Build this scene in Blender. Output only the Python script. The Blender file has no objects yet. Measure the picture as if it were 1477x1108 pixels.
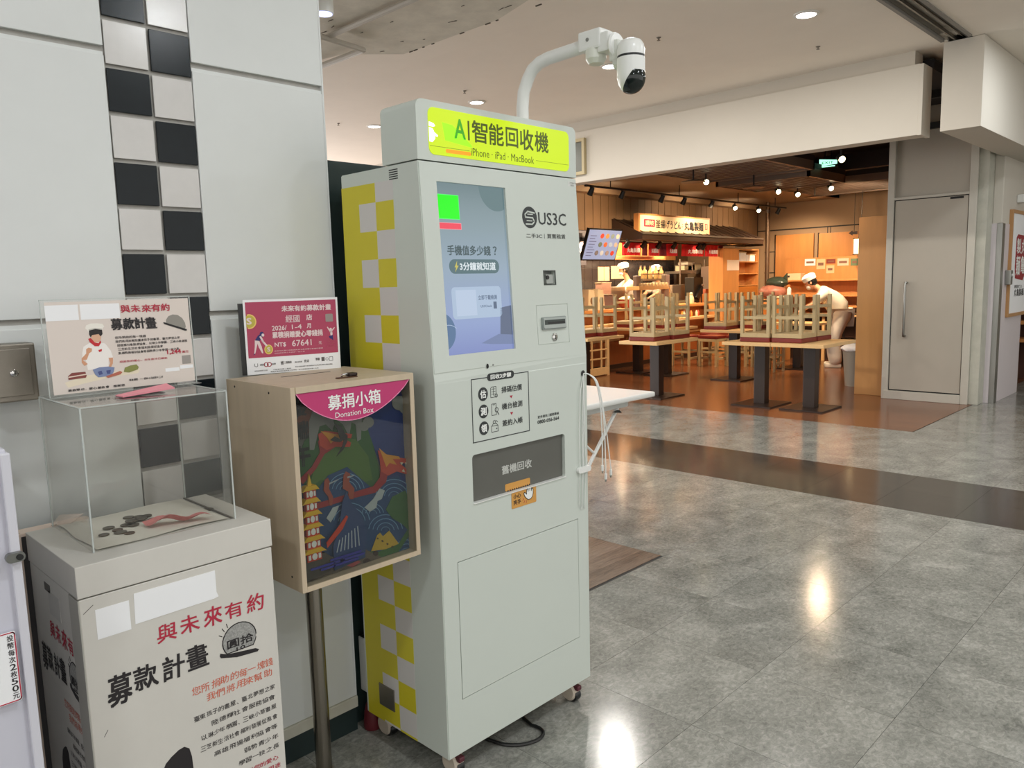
import bpy, bmesh, math, random
from mathutils import Vector, Matrix
random.seed(7)
C = bpy.context.scene.collection
PI = math.pi
# ------------------------------------------------------------------ camera
F, PITCH, ROLL, YAW, H = 1118.3, math.radians(7.33), math.radians(1.52), math.radians(44.5), 1.55
fh = Vector((-math.sin(YAW), math.cos(YAW), 0)); rh = Vector((math.cos(YAW), math.sin(YAW), 0)); UP = Vector((0, 0, 1))
fwd = math.cos(PITCH) * fh - math.sin(PITCH) * UP
dn = -math.sin(PITCH) * fh - math.cos(PITCH) * UP
cr, sr = math.cos(ROLL), math.sin(ROLL)
rt2, dn2 = cr * rh + sr * dn, -sr * rh + cr * dn
cam_d = bpy.data.cameras.new('camera'); cam = bpy.data.objects.new('camera', cam_d); C.objects.link(cam)
cam_d.sensor_width = 36; cam_d.lens = F / 1477 * 36; cam_d.clip_start = 0.05; cam_d.clip_end = 100
m3 = Matrix((rt2, -dn2, -fwd)).transposed()
cam.matrix_world = Matrix.Translation((0, 0, H)) @ m3.to_4x4()
bpy.context.scene.camera = cam
# ------------------------------------------------------------------ world, exposure
sc = bpy.context.scene
sc.view_settings.view_transform = 'Standard'; sc.view_settings.look = 'None'
sc.view_settings.gamma = 1; sc.view_settings.use_curve_mapping = False
sc.view_settings.exposure = 0.0
W = bpy.data.worlds.new('world'); sc.world = W; W.use_nodes = True
W.node_tree.nodes['Background'].inputs[0].default_value = (1.0, 0.965, 0.92, 1)
W.node_tree.nodes['Background'].inputs[1].default_value = 1.4
sc.cycles.use_denoising = True
sc.cycles.max_bounces = 8
sc.cycles.transparent_max_bounces = 16
sc.cycles.caustics_reflective = False; sc.cycles.caustics_refractive = False
sc.cycles.sample_clamp_indirect = 6

def light(kind, loc, power, col=(1, 1, 1), size=0.3, target=None, spot=None, blend=0.4, sy=None, spread=None):
    d = bpy.data.lights.new('lamp_light', kind); o = bpy.data.objects.new('lamp_light', d); C.objects.link(o)
    o.location = loc; d.energy = power; d.color = col
    if kind == 'AREA':
        d.size = size; d.shape = 'DISK'
        if sy: d.shape = 'RECTANGLE'; d.size_y = sy
        if spread: d.spread = spread
    elif kind == 'SPOT':
        d.shadow_soft_size = size; d.spot_size = spot or 1.5; d.spot_blend = blend
    else: d.shadow_soft_size = size
    if target: o.rotation_euler = (Vector(target) - Vector(loc)).to_track_quat('-Z', 'Y').to_euler()
    return o
ZC = 3.65
COOL = (0.93, 0.97, 1.0); WARM = (1.0, 0.72, 0.46)
# mall downlights: the four in view and the others of the same ceiling behind and beside the camera
VIEWLIGHTS = [(-2.86, 6.41), (-4.82, 6.40), (-6.75, 6.41), (-8.58, 6.29)]
for (x, y) in VIEWLIGHTS: light('AREA', (x, y, ZC - 0.03), 45, (1.0, 0.95, 0.88), 0.16)
for (x, y) in [(-2.4, 3.3), (0.4, 4.6), (2.2, 6.2), (0.2, 1.2), (1.8, 2.6), (-0.3, -1.6), (2.4, -0.6), (-1.0, 8.3), (1.5, 9.5)]:
    light('AREA', (x, y, ZC - 0.03), 31, COOL, 0.3)
# unseen area light added beyond the left pillar to brighten the ceiling
light('AREA', (-13.5, 3.5, 1.5), 470, (1.0, 0.91, 0.88), 9.0, (0, 3.5, 2.2), sy=2.6)
# restaurant lamps
for (x, y, tx, ty) in [(-7.1, 9.9, -8.2, 10.6), (-7.1, 10.9, -8.2, 11.4), (-7.1, 12.2, -8.2, 12.4), (-7.1, 13.6, -8.2, 13.2), (-7.1, 14.9, -8.2, 14.8)]:
    light('SPOT', (-8.08, y, 2.17), 75, WARM, 0.06, (-9.0, ty, 1.0), 2.3, 0.8); light('SPOT', (-7.2, y + .3, 2.82), 60, WARM, 0.06, (-8.15, ty, 1.6), 1.8, 0.8)
for (x, y, tx, ty, p) in [(-5.9, 10.1, -6.4, 11.0, 190), (-5.9, 12.5, -6.2, 13.6, 260), (-5.0, 12.6, -5.2, 14.6, 330), (-4.2, 10.2, -4.2, 9.4, 60), (-7.0, 15.2, -7.2, 16.2, 120), (-7.3, 10.3, -8.27, 10.2, 40), (-7.3, 12.6, -8.27, 12.8, 40), (-7.3, 14.6, -8.27, 14.8, 40)]:
    light('SPOT', (x, y, 2.86), p, WARM, 0.08, (tx, ty, 2.5 if p == 40 else 0.9), 2.3, 0.8)
light('AREA', (-9.3, 12.4, 2.7), 210, (1.0, 0.74, 0.46), 0.6, None, sy=4.0)

# ------------------------------------------------------------------ helpers
def lin(c):
    c = c / 255.0
    return c / 12.92 if c <= 0.04045 else ((c + 0.055) / 1.055) ** 2.4
def col(rgb): return (lin(rgb[0]), lin(rgb[1]), lin(rgb[2]), 1)
def mat(name, rgb, rough=0.55, metal=0.0, noise=None, amt=0.08, bump=0.0, emit=None, es=1.0, stretch=(1, 1, 1), coat=0.0, spec=0.5):
    m = bpy.data.materials.new(name); m.use_nodes = True; nt = m.node_tree; b = nt.nodes['Principled BSDF']
    b.inputs['Base Color'].default_value = col(rgb); b.inputs['Roughness'].default_value = rough
    b.inputs['Metallic'].default_value = metal; b.inputs['Coat Weight'].default_value = coat; b.inputs['Specular IOR Level'].default_value = spec
    if noise:
        tc = nt.nodes.new('ShaderNodeNewGeometry'); mp = nt.nodes.new('ShaderNodeMapping'); mp.inputs['Scale'].default_value = stretch
        n = nt.nodes.new('ShaderNodeTexNoise'); n.inputs['Scale'].default_value = noise; n.inputs['Detail'].default_value = 6; n.inputs['Roughness'].default_value = 0.65
        nt.links.new(tc.outputs['Position'], mp.inputs[0]); nt.links.new(mp.outputs[0], n.inputs['Vector'])
        r = nt.nodes.new('ShaderNodeMapRange'); r.inputs[1].default_value = 0.3; r.inputs[2].default_value = 0.7; r.inputs[3].default_value = 1 - amt; r.inputs[4].default_value = 1 + amt
        nt.links.new(n.outputs['Fac'], r.inputs[0])
        mx = nt.nodes.new('ShaderNodeVectorMath'); mx.operation = 'SCALE'; mx.inputs[0].default_value = col(rgb)[:3]
        nt.links.new(r.outputs[0], mx.inputs['Scale']); nt.links.new(mx.outputs[0], b.inputs['Base Color'])
        if bump:
            bp = nt.nodes.new('ShaderNodeBump'); bp.inputs['Strength'].default_value = bump; bp.inputs['Distance'].default_value = 0.004
            nt.links.new(n.outputs['Fac'], bp.inputs['Height']); nt.links.new(bp.outputs[0], b.inputs['Normal'])
    if emit:
        b.inputs['Emission Color'].default_value = col(emit); b.inputs['Emission Strength'].default_value = es
    return m

class MB:
    """collects shapes in world coordinates"""
    def __init__(s): s.v = []; s.f = []
    def add(s, vs, fs):
        o = len(s.v); s.v += [tuple(v) for v in vs]; s.f += [tuple(i + o for i in f) for f in fs]; return s
    def box(s, x0, x1, y0, y1, z0, z1, bev=0.0):
        if bev <= 0:
            vs = [(x, y, z) for x in (x0, x1) for y in (y0, y1) for z in (z0, z1)]
            return s.add(vs, [(0, 1, 3, 2), (4, 6, 7, 5), (0, 4, 5, 1), (2, 3, 7, 6), (0, 2, 6, 4), (1, 5, 7, 3)])
        bm = bmesh.new(); bmesh.ops.create_cube(bm, size=1)
        bmesh.ops.scale(bm, vec=(x1 - x0, y1 - y0, z1 - z0), verts=bm.verts)
        bmesh.ops.translate(bm, vec=((x0 + x1) / 2, (y0 + y1) / 2, (z0 + z1) / 2), verts=bm.verts)
        bmesh.ops.bevel(bm, geom=bm.edges[:], offset=bev, segments=2, profile=0.6, affect='EDGES')
        return s.bm(bm)
    def bm(s, bm):
        bm.verts.index_update(); s.add([v.co[:] for v in bm.verts], [[v.index for v in f.verts] for f in bm.faces]); bm.free(); return s
    def prism(s, pts, d):
        """polygon of 3-D points extruded by vector d"""
        n = len(pts); d = Vector(d); P = [Vector(p) for p in pts]
        nr = Vector((0, 0, 0))
        for i in range(n): nr += P[i].cross(P[(i + 1) % n])
        if nr.dot(d) > 0: P = P[::-1]
        vs = P + [p + d for p in P]
        fs = [tuple(range(n)), tuple(range(2 * n - 1, n - 1, -1))] + [(i, i + n, (i + 1) % n + n, (i + 1) % n) for i in range(n)]
        return s.add(vs, fs)
    def cyl(s, p0, p1, r0, r1=None, n=16):
        r1 = r0 if r1 is None else r1; p0 = Vector(p0); p1 = Vector(p1); d = (p1 - p0).normalized()
        a = d.orthogonal().normalized(); b = d.cross(a)
        vs = [p0 + r0 * (math.cos(t) * a + math.sin(t) * b) for t in [2 * PI * i / n for i in range(n)]]
        vs += [p1 + r1 * (math.cos(t) * a + math.sin(t) * b) for t in [2 * PI * i / n for i in range(n)]]
        return s.add(vs, [tuple(range(n - 1, -1, -1)), tuple(range(n, 2 * n))] + [(i, (i + 1) % n, (i + 1) % n + n, i + n) for i in range(n)])
    def tube(s, path, r, n=8):
        P = [Vector(p) for p in path]; rings = []; a = None
        for i, p in enumerate(P):
            d = (P[min(i + 1, len(P) - 1)] - P[max(i - 1, 0)]).normalized()
            if a is None: a = d.orthogonal().normalized()
            else: a = (a - a.dot(d) * d).normalized()
            b = d.cross(a); rr = r[i] if isinstance(r, (list, tuple)) else r
            rings.append([p + rr * (math.cos(2 * PI * k / n) * a + math.sin(2 * PI * k / n) * b) for k in range(n)])
        vs = [v for g in rings for v in g]; fs = [tuple(range(n - 1, -1, -1)), tuple((len(P) - 1) * n + k for k in range(n))]
        for i in range(len(P) - 1):
            for k in range(n): fs.append((i * n + k, i * n + (k + 1) % n, (i + 1) * n + (k + 1) % n, (i + 1) * n + k))
        return s.add(vs, fs)
    def lathe(s, c, prof, n=24, axis=(0, 0, 1)):
        ax = Vector(axis).normalized(); a = ax.orthogonal().normalized(); b = ax.cross(a); c = Vector(c); vs = []
        for (r, h) in prof:
            for k in range(n): t = 2 * PI * k / n; vs.append(c + h * ax + max(r, 1e-5) * (math.cos(t) * a + math.sin(t) * b))
        fs = [tuple(range(n - 1, -1, -1)), tuple((len(prof) - 1) * n + k for k in range(n))]
        for i in range(len(prof) - 1):
            for k in range(n): fs.append((i * n + k, i * n + (k + 1) % n, (i + 1) * n + (k + 1) % n, (i + 1) * n + k))
        return s.add(vs, fs)
    def blob(s, c, r, sub=2, jit=0.0):
        bm = bmesh.new(); bmesh.ops.create_icosphere(bm, subdivisions=sub, radius=1)
        for v in bm.verts:
            k = 1 + random.uniform(-jit, jit); v.co = Vector((c[0] + v.co.x * r[0] * k, c[1] + v.co.y * r[1] * k, c[2] + v.co.z * r[2] * k))
        return s.bm(bm)
    # flat things on a plane pl = (origin, u, v, n)
    def poly(s, pl, pts, d0=0.0, d1=0.0006):
        o, u, v, n = pl
        return s.prism([o + a * u + b * v + d0 * n for a, b in pts], (d1 - d0) * n)
    def rect(s, pl, a0, b0, a1, b1, d0=0.0, d1=0.0006): return s.poly(pl, [(a0, b0), (a1, b0), (a1, b1), (a0, b1)], d0, d1)
    def rrect(s, pl, a0, b0, a1, b1, r, d0=0.0, d1=0.0006, k=5): return s.poly(pl, rr(a0, b0, a1, b1, r, k), d0, d1)
    def disc(s, pl, a, b, ra, rb=None, d0=0.0, d1=0.0006, n=20): return s.poly(pl, el(a, b, ra, rb, n), d0, d1)
    def line(s, pl, pts, w, d0=0.0, d1=0.0006, closed=False):
        n = len(pts)
        for i in range(n if closed else n - 1):
            p = Vector((pts[i][0], pts[i][1], 0)); q = Vector((pts[(i + 1) % n][0], pts[(i + 1) % n][1], 0)); t = (q - p)
            if t.length < 1e-7: continue
            t = t.normalized() * w / 2; m = Vector((-t.y, t.x, 0))
            s.poly(pl, [((p - t + m)[:2]), ((p - t - m)[:2]), ((q + t - m)[:2]), ((q + t + m)[:2])], d0, d1)
        return s
    def arcs(s, pl, a, b, radii, t0, t1, w, d0=0.0, d1=0.0006, n=12):
        for r in radii: s.line(pl, [(a + r * math.cos(t0 + (t1 - t0) * i / n), b + r * math.sin(t0 + (t1 - t0) * i / n)) for i in range(n + 1)], w, d0, d1)
        return s
    def text(s, pl, t, a0, b0, a1, b1, bold=0.0, d=0.0008, shear=0.0, jit=0.0, slope=0.0):
        """writing fitted into the rectangle a0..a1, b0..b1"""
        if jit:
            n = len(t); w = (a1 - a0) / n
            for i, ch in enumerate(t):
                if ch == ' ': continue
                if ch in '、，。：·':
                    s.text(pl, ch, a0 + i * w + .1 * w, b0, a0 + (i + .45) * w, b0 + .3 * (b1 - b0), 0, d); continue
                dx = random.uniform(-jit, jit) * w; dz = random.uniform(-jit, jit) * (b1 - b0)
                s.text(pl, ch, a0 + i * w + 0.05 * w + dx, b0 + dz + slope * i * w, a0 + (i + 0.95) * w + dx, b1 + dz * 0.4 + slope * i * w, bold, d, shear + random.uniform(-.12, .12))
            return s
        vs, fs = glyphs(t, 0)
        if not vs: return s
        xs = [p[0] for p in vs]; ys = [p[1] for p in vs]; w = max(xs) - min(xs) or 1; h = max(ys) - min(ys) or 1; x0, y0 = min(xs), min(ys)
        if t in '一－-': h = w; y0 = y0 - h * .5
        o, u, v, n = pl; sc0 = abs(b1 - b0) / h; k = bold * sc0
        offs = [(0, 0)] if k <= 0 else [(-k, -k), (k, -k), (k, k), (-k, k)]
        for i, (ox, oy) in enumerate(offs):
            P = []
            for x, y in vs:
                fy = (y - y0) / h; P.append(o + u * (a0 + ox + (x - x0) / w * (a1 - a0) + shear * fy * (b1 - b0)) + v * (b0 + oy + fy * (b1 - b0)) + (d + i * 2e-5) * n)
            s.add(P, fs)
        return s
_g = {}
def glyphs(t, bold):
    k = (t, bold)
    if k not in _g:
        cu = bpy.data.curves.new('t', 'FONT'); cu.body = t; cu.size = 1; cu.resolution_u = 2; cu.fill_mode = 'FRONT'
        o = bpy.data.objects.new('t', cu); C.objects.link(o); dg = bpy.context.evaluated_depsgraph_get(); e = o.evaluated_get(dg); me = e.to_mesh()
        _g[k] = ([(v.co.x, v.co.y) for v in me.vertices], [tuple(p.vertices) for p in me.polygons]); e.to_mesh_clear()
        bpy.data.objects.remove(o); bpy.data.curves.remove(cu)
    return _g[k]
def rr(a0, b0, a1, b1, r, k=5):
    out = []
    for cx, cy, t0 in ((a1 - r, b1 - r, 0), (a0 + r, b1 - r, PI / 2), (a0 + r, b0 + r, PI), (a1 - r, b0 + r, 1.5 * PI)):
        out += [(cx + r * math.cos(t0 + PI / 2 * i / k), cy + r * math.sin(t0 + PI / 2 * i / k)) for i in range(k + 1)]
    return out
def el(a, b, ra, rb=None, n=20):
    rb = rb or ra
    return [(a + ra * math.cos(2 * PI * i / n), b + rb * math.sin(2 * PI * i / n)) for i in range(n)]
def plane(o, u, v):
    u = Vector(u).normalized(); v = Vector(v).normalized(); return (Vector(o), u, v, u.cross(v).normalized())
def planeX(x): return plane((x, 0, 0), (0, 1, 0), (0, 0, 1))      # a = y, b = z, faces +X
def planeY(y): return plane((0, y, 0), (1, 0, 0), (0, 0, 1))      # a = x, b = z, faces -Y
_loc = {}
def _org(o):
    v = Vector((0, 0, 0))
    while o is not None: v += _loc.get(o.name, Vector((0, 0, 0))); o = o.parent
    return v
def mesh(name, mb, m, smooth=False):
    me = bpy.data.meshes.new(name); me.from_pydata(mb.v, [], mb.f); me.validate(); me.materials.append(m)
    if smooth:
        for p in me.polygons: p.use_smooth = True
        try: me.set_sharp_from_angle(angle=math.radians(smooth if smooth is not True else 40))
        except Exception: pass
    return me
def thing(name, label, cat, loc, group=None):
    o = bpy.data.objects.new(name, None); C.objects.link(o); o.location = loc; _loc[o.name] = Vector(loc); o.empty_display_size = 0.1
    o['label'] = label; o['category'] = cat
    if group: o['group'] = group
    return o
def part(name, mb, m, parent, label=None, smooth=False, kind=None):
    org = _org(parent); mb.v = [tuple(Vector(v) - org) for v in mb.v]
    o = bpy.data.objects.new(name, mesh(name, mb, m, smooth)); C.objects.link(o); o.parent = parent
    if label: o['label'] = label
    if kind: o['kind'] = kind
    return o
def single(name, mb, m, label=None, cat=None, group=None, smooth=False, kind=None):
    n = len(mb.v); lo = Vector([min(v[i] for v in mb.v) for i in range(3)]); hi = Vector([max(v[i] for v in mb.v) for i in range(3)])
    org = Vector(((lo.x + hi.x) / 2, (lo.y + hi.y) / 2, lo.z)); mb.v = [tuple(Vector(v) - org) for v in mb.v]
    o = bpy.data.objects.new(name, mesh(name, mb, m, smooth)); C.objects.link(o); o.location = org; _loc[o.name] = org
    if label: o['label'] = label
    if cat: o['category'] = cat
    if group: o['group'] = group
    if kind: o['kind'] = kind
    return o
def struct(name, mb, m, smooth=False): return single(name, mb, m, kind='structure', smooth=smooth)
def copytree(src, loc, rot=None, label=None):
    r = src.copy(); C.objects.link(r); r.location = loc; _loc[r.name] = Vector(loc)
    if rot is not None: r.rotation_euler = rot
    if label: r['label'] = label
    for ch in list(src.children):
        c = ch.copy(); C.objects.link(c); c.parent = r
        for g in list(ch.children): d = g.copy(); C.objects.link(d); d.parent = c
    return r
def cut(o, mb):
    """boolean difference with a closed cutter given in world coordinates"""
    org = _org(o); me = bpy.data.meshes.new('c'); me.from_pydata([tuple(Vector(v) - org) for v in mb.v], [], mb.f)
    bm = bmesh.new(); bm.from_mesh(me); bmesh.ops.recalc_face_normals(bm, faces=bm.faces); bm.to_mesh(me); bm.free()
    bm = bmesh.new(); bm.from_mesh(o.data); bmesh.ops.recalc_face_normals(bm, faces=bm.faces); bm.to_mesh(o.data); bm.free()
    c = bpy.data.objects.new('c', me); C.objects.link(c); par = o.parent; o.parent = None; loc = o.location.copy(); o.location = (0, 0, 0)
    md = o.modifiers.new('b', 'BOOLEAN'); md.operation = 'DIFFERENCE'; md.object = c; md.solver = 'EXACT'
    dg = bpy.context.evaluated_depsgraph_get(); nm = bpy.data.meshes.new_from_object(o.evaluated_get(dg)); o.modifiers.clear()
    old = o.data; o.data = nm; nm.name = old.name; o.parent = par; o.location = loc; bpy.data.objects.remove(c)
def at(u, v, **k):
    """pixel of the photograph to the point where its ray meets the plane x=, y= or z="""
    d = fwd + (u - 738.5) / F * rt2 + (v - 554) / F * dn2; ax = {'x': 0, 'y': 1, 'z': 2}[list(k)[0]]; c0 = Vector((0, 0, H))
    return c0 + d * ((list(k.values())[0] - c0[ax]) / d[ax])
def RX(x, u0, v0, u1, v1):      # rectangle on the plane x from two opposite pixels -> y0, y1, z0, z1
    a = at(u0, v0, x=x); b = at(u1, v1, x=x); return min(a.y, b.y), max(a.y, b.y), min(a.z, b.z), max(a.z, b.z)
def RY(y, u0, v0, u1, v1):
    a = at(u0, v0, y=y); b = at(u1, v1, y=y); return min(a.x, b.x), max(a.x, b.x), min(a.z, b.z), max(a.z, b.z)

# ------------------------------------------------------------------ materials
paint = mat('wall_paint', (214, 217, 215), 0.45, noise=3, amt=0.03, bump=0.06)
ceilp = mat('ceiling_paint', (242, 233, 221), 0.8, noise=1.2, amt=0.03)
beamp = mat('beam_paint', (202, 196, 184), 0.7, noise=1.5, amt=0.02)
blackt = mat('black_glaze', (18, 26, 30), 0.2, noise=30, amt=0.1, bump=0.02, spec=0.25)
whitet = mat('white_glaze', (205, 203, 200), 0.18, noise=20, amt=0.03)
grout = mat('grout', (168, 166, 160), 0.85, noise=40, amt=0.08)
greenb = mat('dark_green_board', (38, 52, 50), 0.35, noise=8, amt=0.05)
baseg = mat('baseboard_green', (30, 44, 44), 0.4, noise=8, amt=0.08)
cream = mat('cream_trim', (190, 188, 174), 0.5, noise=10, amt=0.06)
kwhite = mat('kiosk_white_enamel', (198, 205, 197), 0.32, noise=4, amt=0.012)
kside = mat('light_grey_vinyl', (204, 201, 198), 0.4)
yellow = mat('yellow_vinyl', (204, 192, 38), 0.4)
lineblk = mat('dark_print', (44, 48, 48), 0.5)
whitep = mat('white_print', (232, 234, 230), 0.5)
dark = mat('dark_gap', (22, 23, 22), 0.6)
steel = mat('brushed_steel', (150, 150, 145), 0.28, 1.0, noise=30, amt=0.08, stretch=(1, 1, 0.1))
steeld = mat('dull_steel', (140, 134, 124), 0.42, 0.85, noise=12, amt=0.1)
chrome = mat('chrome', (200, 200, 198), 0.12, 1.0)
blackp = mat('black_plastic', (24, 25, 25), 0.35)
whitepl = mat('white_plastic', (225, 226, 222), 0.3)
oak = mat('pale_oak_laminate', (192, 175, 150), 0.42, noise=22, amt=0.07, stretch=(1, 1, 0.06))
paper = mat('white_paper', (236, 237, 238), 0.7)
redp = mat('red_print', (176, 38, 62), 0.6); blkp = mat('black_ink', (34, 30, 32), 0.6); orp = mat('orange_print', (206, 96, 66), 0.6)
pedw = mat('pedestal_laminate', (204, 201, 193), 0.42, noise=6, amt=0.03)
pink = mat('magenta_card', (184, 50, 106), 0.35)
warmwall = mat('warm_plaster', (150, 120, 92), 0.7, noise=3, amt=0.06)
orangew = mat('orange_wood', (196, 136, 78), 0.4, noise=14, amt=0.1, stretch=(1, 1, 0.1))
palew = mat('pale_wood', (216, 178, 124), 0.42, noise=18, amt=0.06, stretch=(0.2, 1, 1))
darkw = mat('dark_wood', (44, 32, 26), 0.35, noise=14, amt=0.15, stretch=(1, 1, 0.1))
stoolw = mat('stool_wood', (178, 158, 118), 0.45, noise=18, amt=0.07, stretch=(1, 1, 0.1))
cushion = mat('red_brown_vinyl', (112, 36, 30), 0.35)
uniform = mat('white_uniform', (226, 220, 206), 0.8, noise=9, amt=0.06, bump=0.3)
skin = mat('skin', (205, 150, 115), 0.55)

def tilemat(name, c0, c1, c2, rough, sc_=(1, 1, 1), s1=2.2, s2=16, rnd=0.1):
    m = bpy.data.materials.new(name); m.use_nodes = True; nt = m.node_tree; b = nt.nodes['Principled BSDF']
    g = nt.nodes.new('ShaderNodeNewGeometry'); oi = nt.nodes.new('ShaderNodeObjectInfo'); mp = nt.nodes.new('ShaderNodeMapping'); mp.inputs['Scale'].default_value = sc_
    ad = nt.nodes.new('ShaderNodeVectorMath'); ad.operation = 'MULTIPLY_ADD'; ad.inputs[1].default_value = (3, 7, 5)
    cb = nt.nodes.new('ShaderNodeCombineXYZ'); nt.links.new(oi.outputs['Random'], cb.inputs[0]); nt.links.new(oi.outputs['Random'], cb.inputs[1])
    nt.links.new(cb.outputs[0], ad.inputs[0]); nt.links.new(g.outputs['Position'], ad.inputs[2]); nt.links.new(ad.outputs[0], mp.inputs[0])
    n1 = nt.nodes.new('ShaderNodeTexNoise'); n1.inputs['Scale'].default_value = s1; n1.inputs['Detail'].default_value = 5; n1.inputs['Distortion'].default_value = 0.6
    n2 = nt.nodes.new('ShaderNodeTexNoise'); n2.inputs['Scale'].default_value = s2; n2.inputs['Detail'].default_value = 9; n2.inputs['Roughness'].default_value = 0.75; n2.inputs['Distortion'].default_value = 0.9
    nt.links.new(mp.outputs[0], n1.inputs['Vector']); nt.links.new(mp.outputs[0], n2.inputs['Vector'])
    mx = nt.nodes.new('ShaderNodeMath'); mx.operation = 'MULTIPLY_ADD'; mx.inputs[1].default_value = 0.36; nt.links.new(n1.outputs['Fac'], mx.inputs[0])
    m2 = nt.nodes.new('ShaderNodeMath'); m2.operation = 'MULTIPLY'; m2.inputs[1].default_value = 0.64; nt.links.new(n2.outputs['Fac'], m2.inputs[0]); nt.links.new(m2.outputs[0], mx.inputs[2])
    rp = nt.nodes.new('ShaderNodeValToRGB'); e = rp.color_ramp.elements; e[0].position = 0.36; e[0].color = col(c0); e[1].position = 0.68; e[1].color = col(c2)
    k = e.new(0.5); k.color = col(c1); nt.links.new(mx.outputs[0], rp.inputs[0])
    r = nt.nodes.new('ShaderNodeMapRange'); r.inputs[3].default_value = 1 - rnd; r.inputs[4].default_value = 1 + rnd; nt.links.new(oi.outputs['Random'], r.inputs[0])
    v = nt.nodes.new('ShaderNodeVectorMath'); v.operation = 'SCALE'; nt.links.new(rp.outputs[0], v.inputs[0]); nt.links.new(r.outputs[0], v.inputs['Scale']); nt.links.new(v.outputs[0], b.inputs['Base Color'])
    b.inputs['Roughness'].default_value = rough
    bp = nt.nodes.new('ShaderNodeBump'); bp.inputs['Strength'].default_value = 0.10; bp.inputs['Distance'].default_value = 0.001; nt.links.new(n2.outputs['Fac'], bp.inputs['Height']); nt.links.new(bp.outputs[0], b.inputs['Normal'])
    return m
greytile = tilemat('grey_stone_vinyl', (98, 99, 93), (132, 132, 125), (172, 171, 163), 0.15, (1, 0.7, 1), 5, 55, rnd=0.03)
darktile = tilemat('charcoal_vinyl', (52, 48, 44), (64, 60, 55), (78, 72, 66), 0.14, (0.25, 2, 1), 4, 30)
browntile = tilemat('grey_brown_wood_vinyl', (84, 72, 62), (112, 98, 86), (136, 120, 105), 0.25, (2.5, 0.25, 1), 6, 34)
plankm = tilemat('restaurant_wood_vinyl', (98, 60, 38), (116, 74, 48), (130, 88, 60), 0.2, (0.3, 2.5, 1), 4, 26)

# ------------------------------------------------------------------ floor
fl = struct('floor', MB().box(-16, 8, -8, 20, -0.3, -0.003), dark)
T = 0.5067; G = 0.0007
def tile_mesh(name, w, l, m):
    mb = MB().box(-w / 2 + G, w / 2 - G, -l / 2 + G, l / 2 - G, -0.003, 0.0); return mesh(name, mb, m)
def piece(name, me, loc, parent):
    o = bpy.data.objects.new(name, me); C.objects.link(o); o.parent = parent; o.location = Vector(loc) - _org(parent); return o
gm = tile_mesh('floor_tile', T, T, greytile); dm = tile_mesh('dark_floor_tile', T, 0.493, darktile)
X0 = -0.85; ngrey = 0
far = MB()
rows = [2.233 + (k + 0.5) * T for k in range(-4, 6)]                       # up to y = 5.27
def seen(x, y):
    q = Vector((x, y, -H)); z = q.dot(fwd)
    if z < 0.3: return False
    u = 738.5 + F * q.dot(rt2) / z; v = 554 + F * q.dot(dn2) / z
    return -120 < u < 1600 and v < 1300
for j, y in enumerate(rows):
    for i in range(-24, 12):
        x = X0 - (i + 0.5) * T
        if -2.93 - 3.0 < x < -2.39 and 2.0 < y < 3.5: continue             # brown patch
        if seen(x, y) and ngrey < 230 and x > -9: piece('floor_tile', gm, (x, y, 0), fl); ngrey += 1
        else: far.box(x - T / 2 + G, x + T / 2 - G, y - T / 2 + G, y + T / 2 - G, -0.003, 0)
far.box(-16, 8, 5.2745, 5.352, -0.003, 0)
far.box(-5.91, X0 - 3 * T - G, 3.601, 3.7525, -0.003, 0)
far.box(-5.91, -5.84, 2.0, 3.6, -0.003, 0)
for j in range(2):
    for i in range(-10, 26):
        x = X0 - (i + 0.5) * T; y = 5.353 + 0.2465 + j * 0.493
        if seen(x, y): piece('dark_floor_tile', dm, (x, y, 0), fl)
for j in range(4):
    l = (8.12 - 6.339) / 4
    for i in range(-12, 26):
        x = X0 - (i + 0.5) * T; far.box(x - T / 2 + G, x + T / 2 - G, 6.339 + j * l + G, 6.339 + (j + 1) * l - G, -0.003, 0)
for j in range(20):
    for i in range(-12, 4):
        x = -2.45 + 0.0 + (-i - 0.5) * T
        if x - T / 2 > -2.46: far.box(x - T / 2 + G, x + T / 2 - G, 8.12 + j * T + G, 8.12 + (j + 1) * T - G, -0.003, 0)
part('floor_tile', far, greytile, fl, 'grey stone-look vinyl tiles beyond the dark stripe', kind='stuff')
# brown plank patch behind the kiosk (x -5.9..-2.39, y 2.0..3.6)
bmh = tile_mesh('brown_floor_plank', 0.127, 0.8, browntile)
for i in range(27):
    for j in range(2): piece('brown_floor_plank', bmh, (-2.391 - (i + 0.5) * 0.127, 3.6 - (j + 0.5) * 0.8, 0), fl)
# restaurant planks
pm = tile_mesh('wood_plank', 1.2, 0.18, plankm); farp = MB()
for j in range(46):
    y = 8.12 + (j + 0.5) * 0.18
    for i in range(8):
        x = -2.46 - (i + 0.5) * 1.2
        if j % 2: x -= 0.0
        if j < 16 and i < 5: piece('wood_plank', pm, (x, y, 0), fl)
        else: farp.box(x - .6 + G, x + .6 - G, y - .09 + G, y + .09 - G, -0.003, 0)
part('wood_plank', farp, plankm, fl, kind='stuff')

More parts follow.
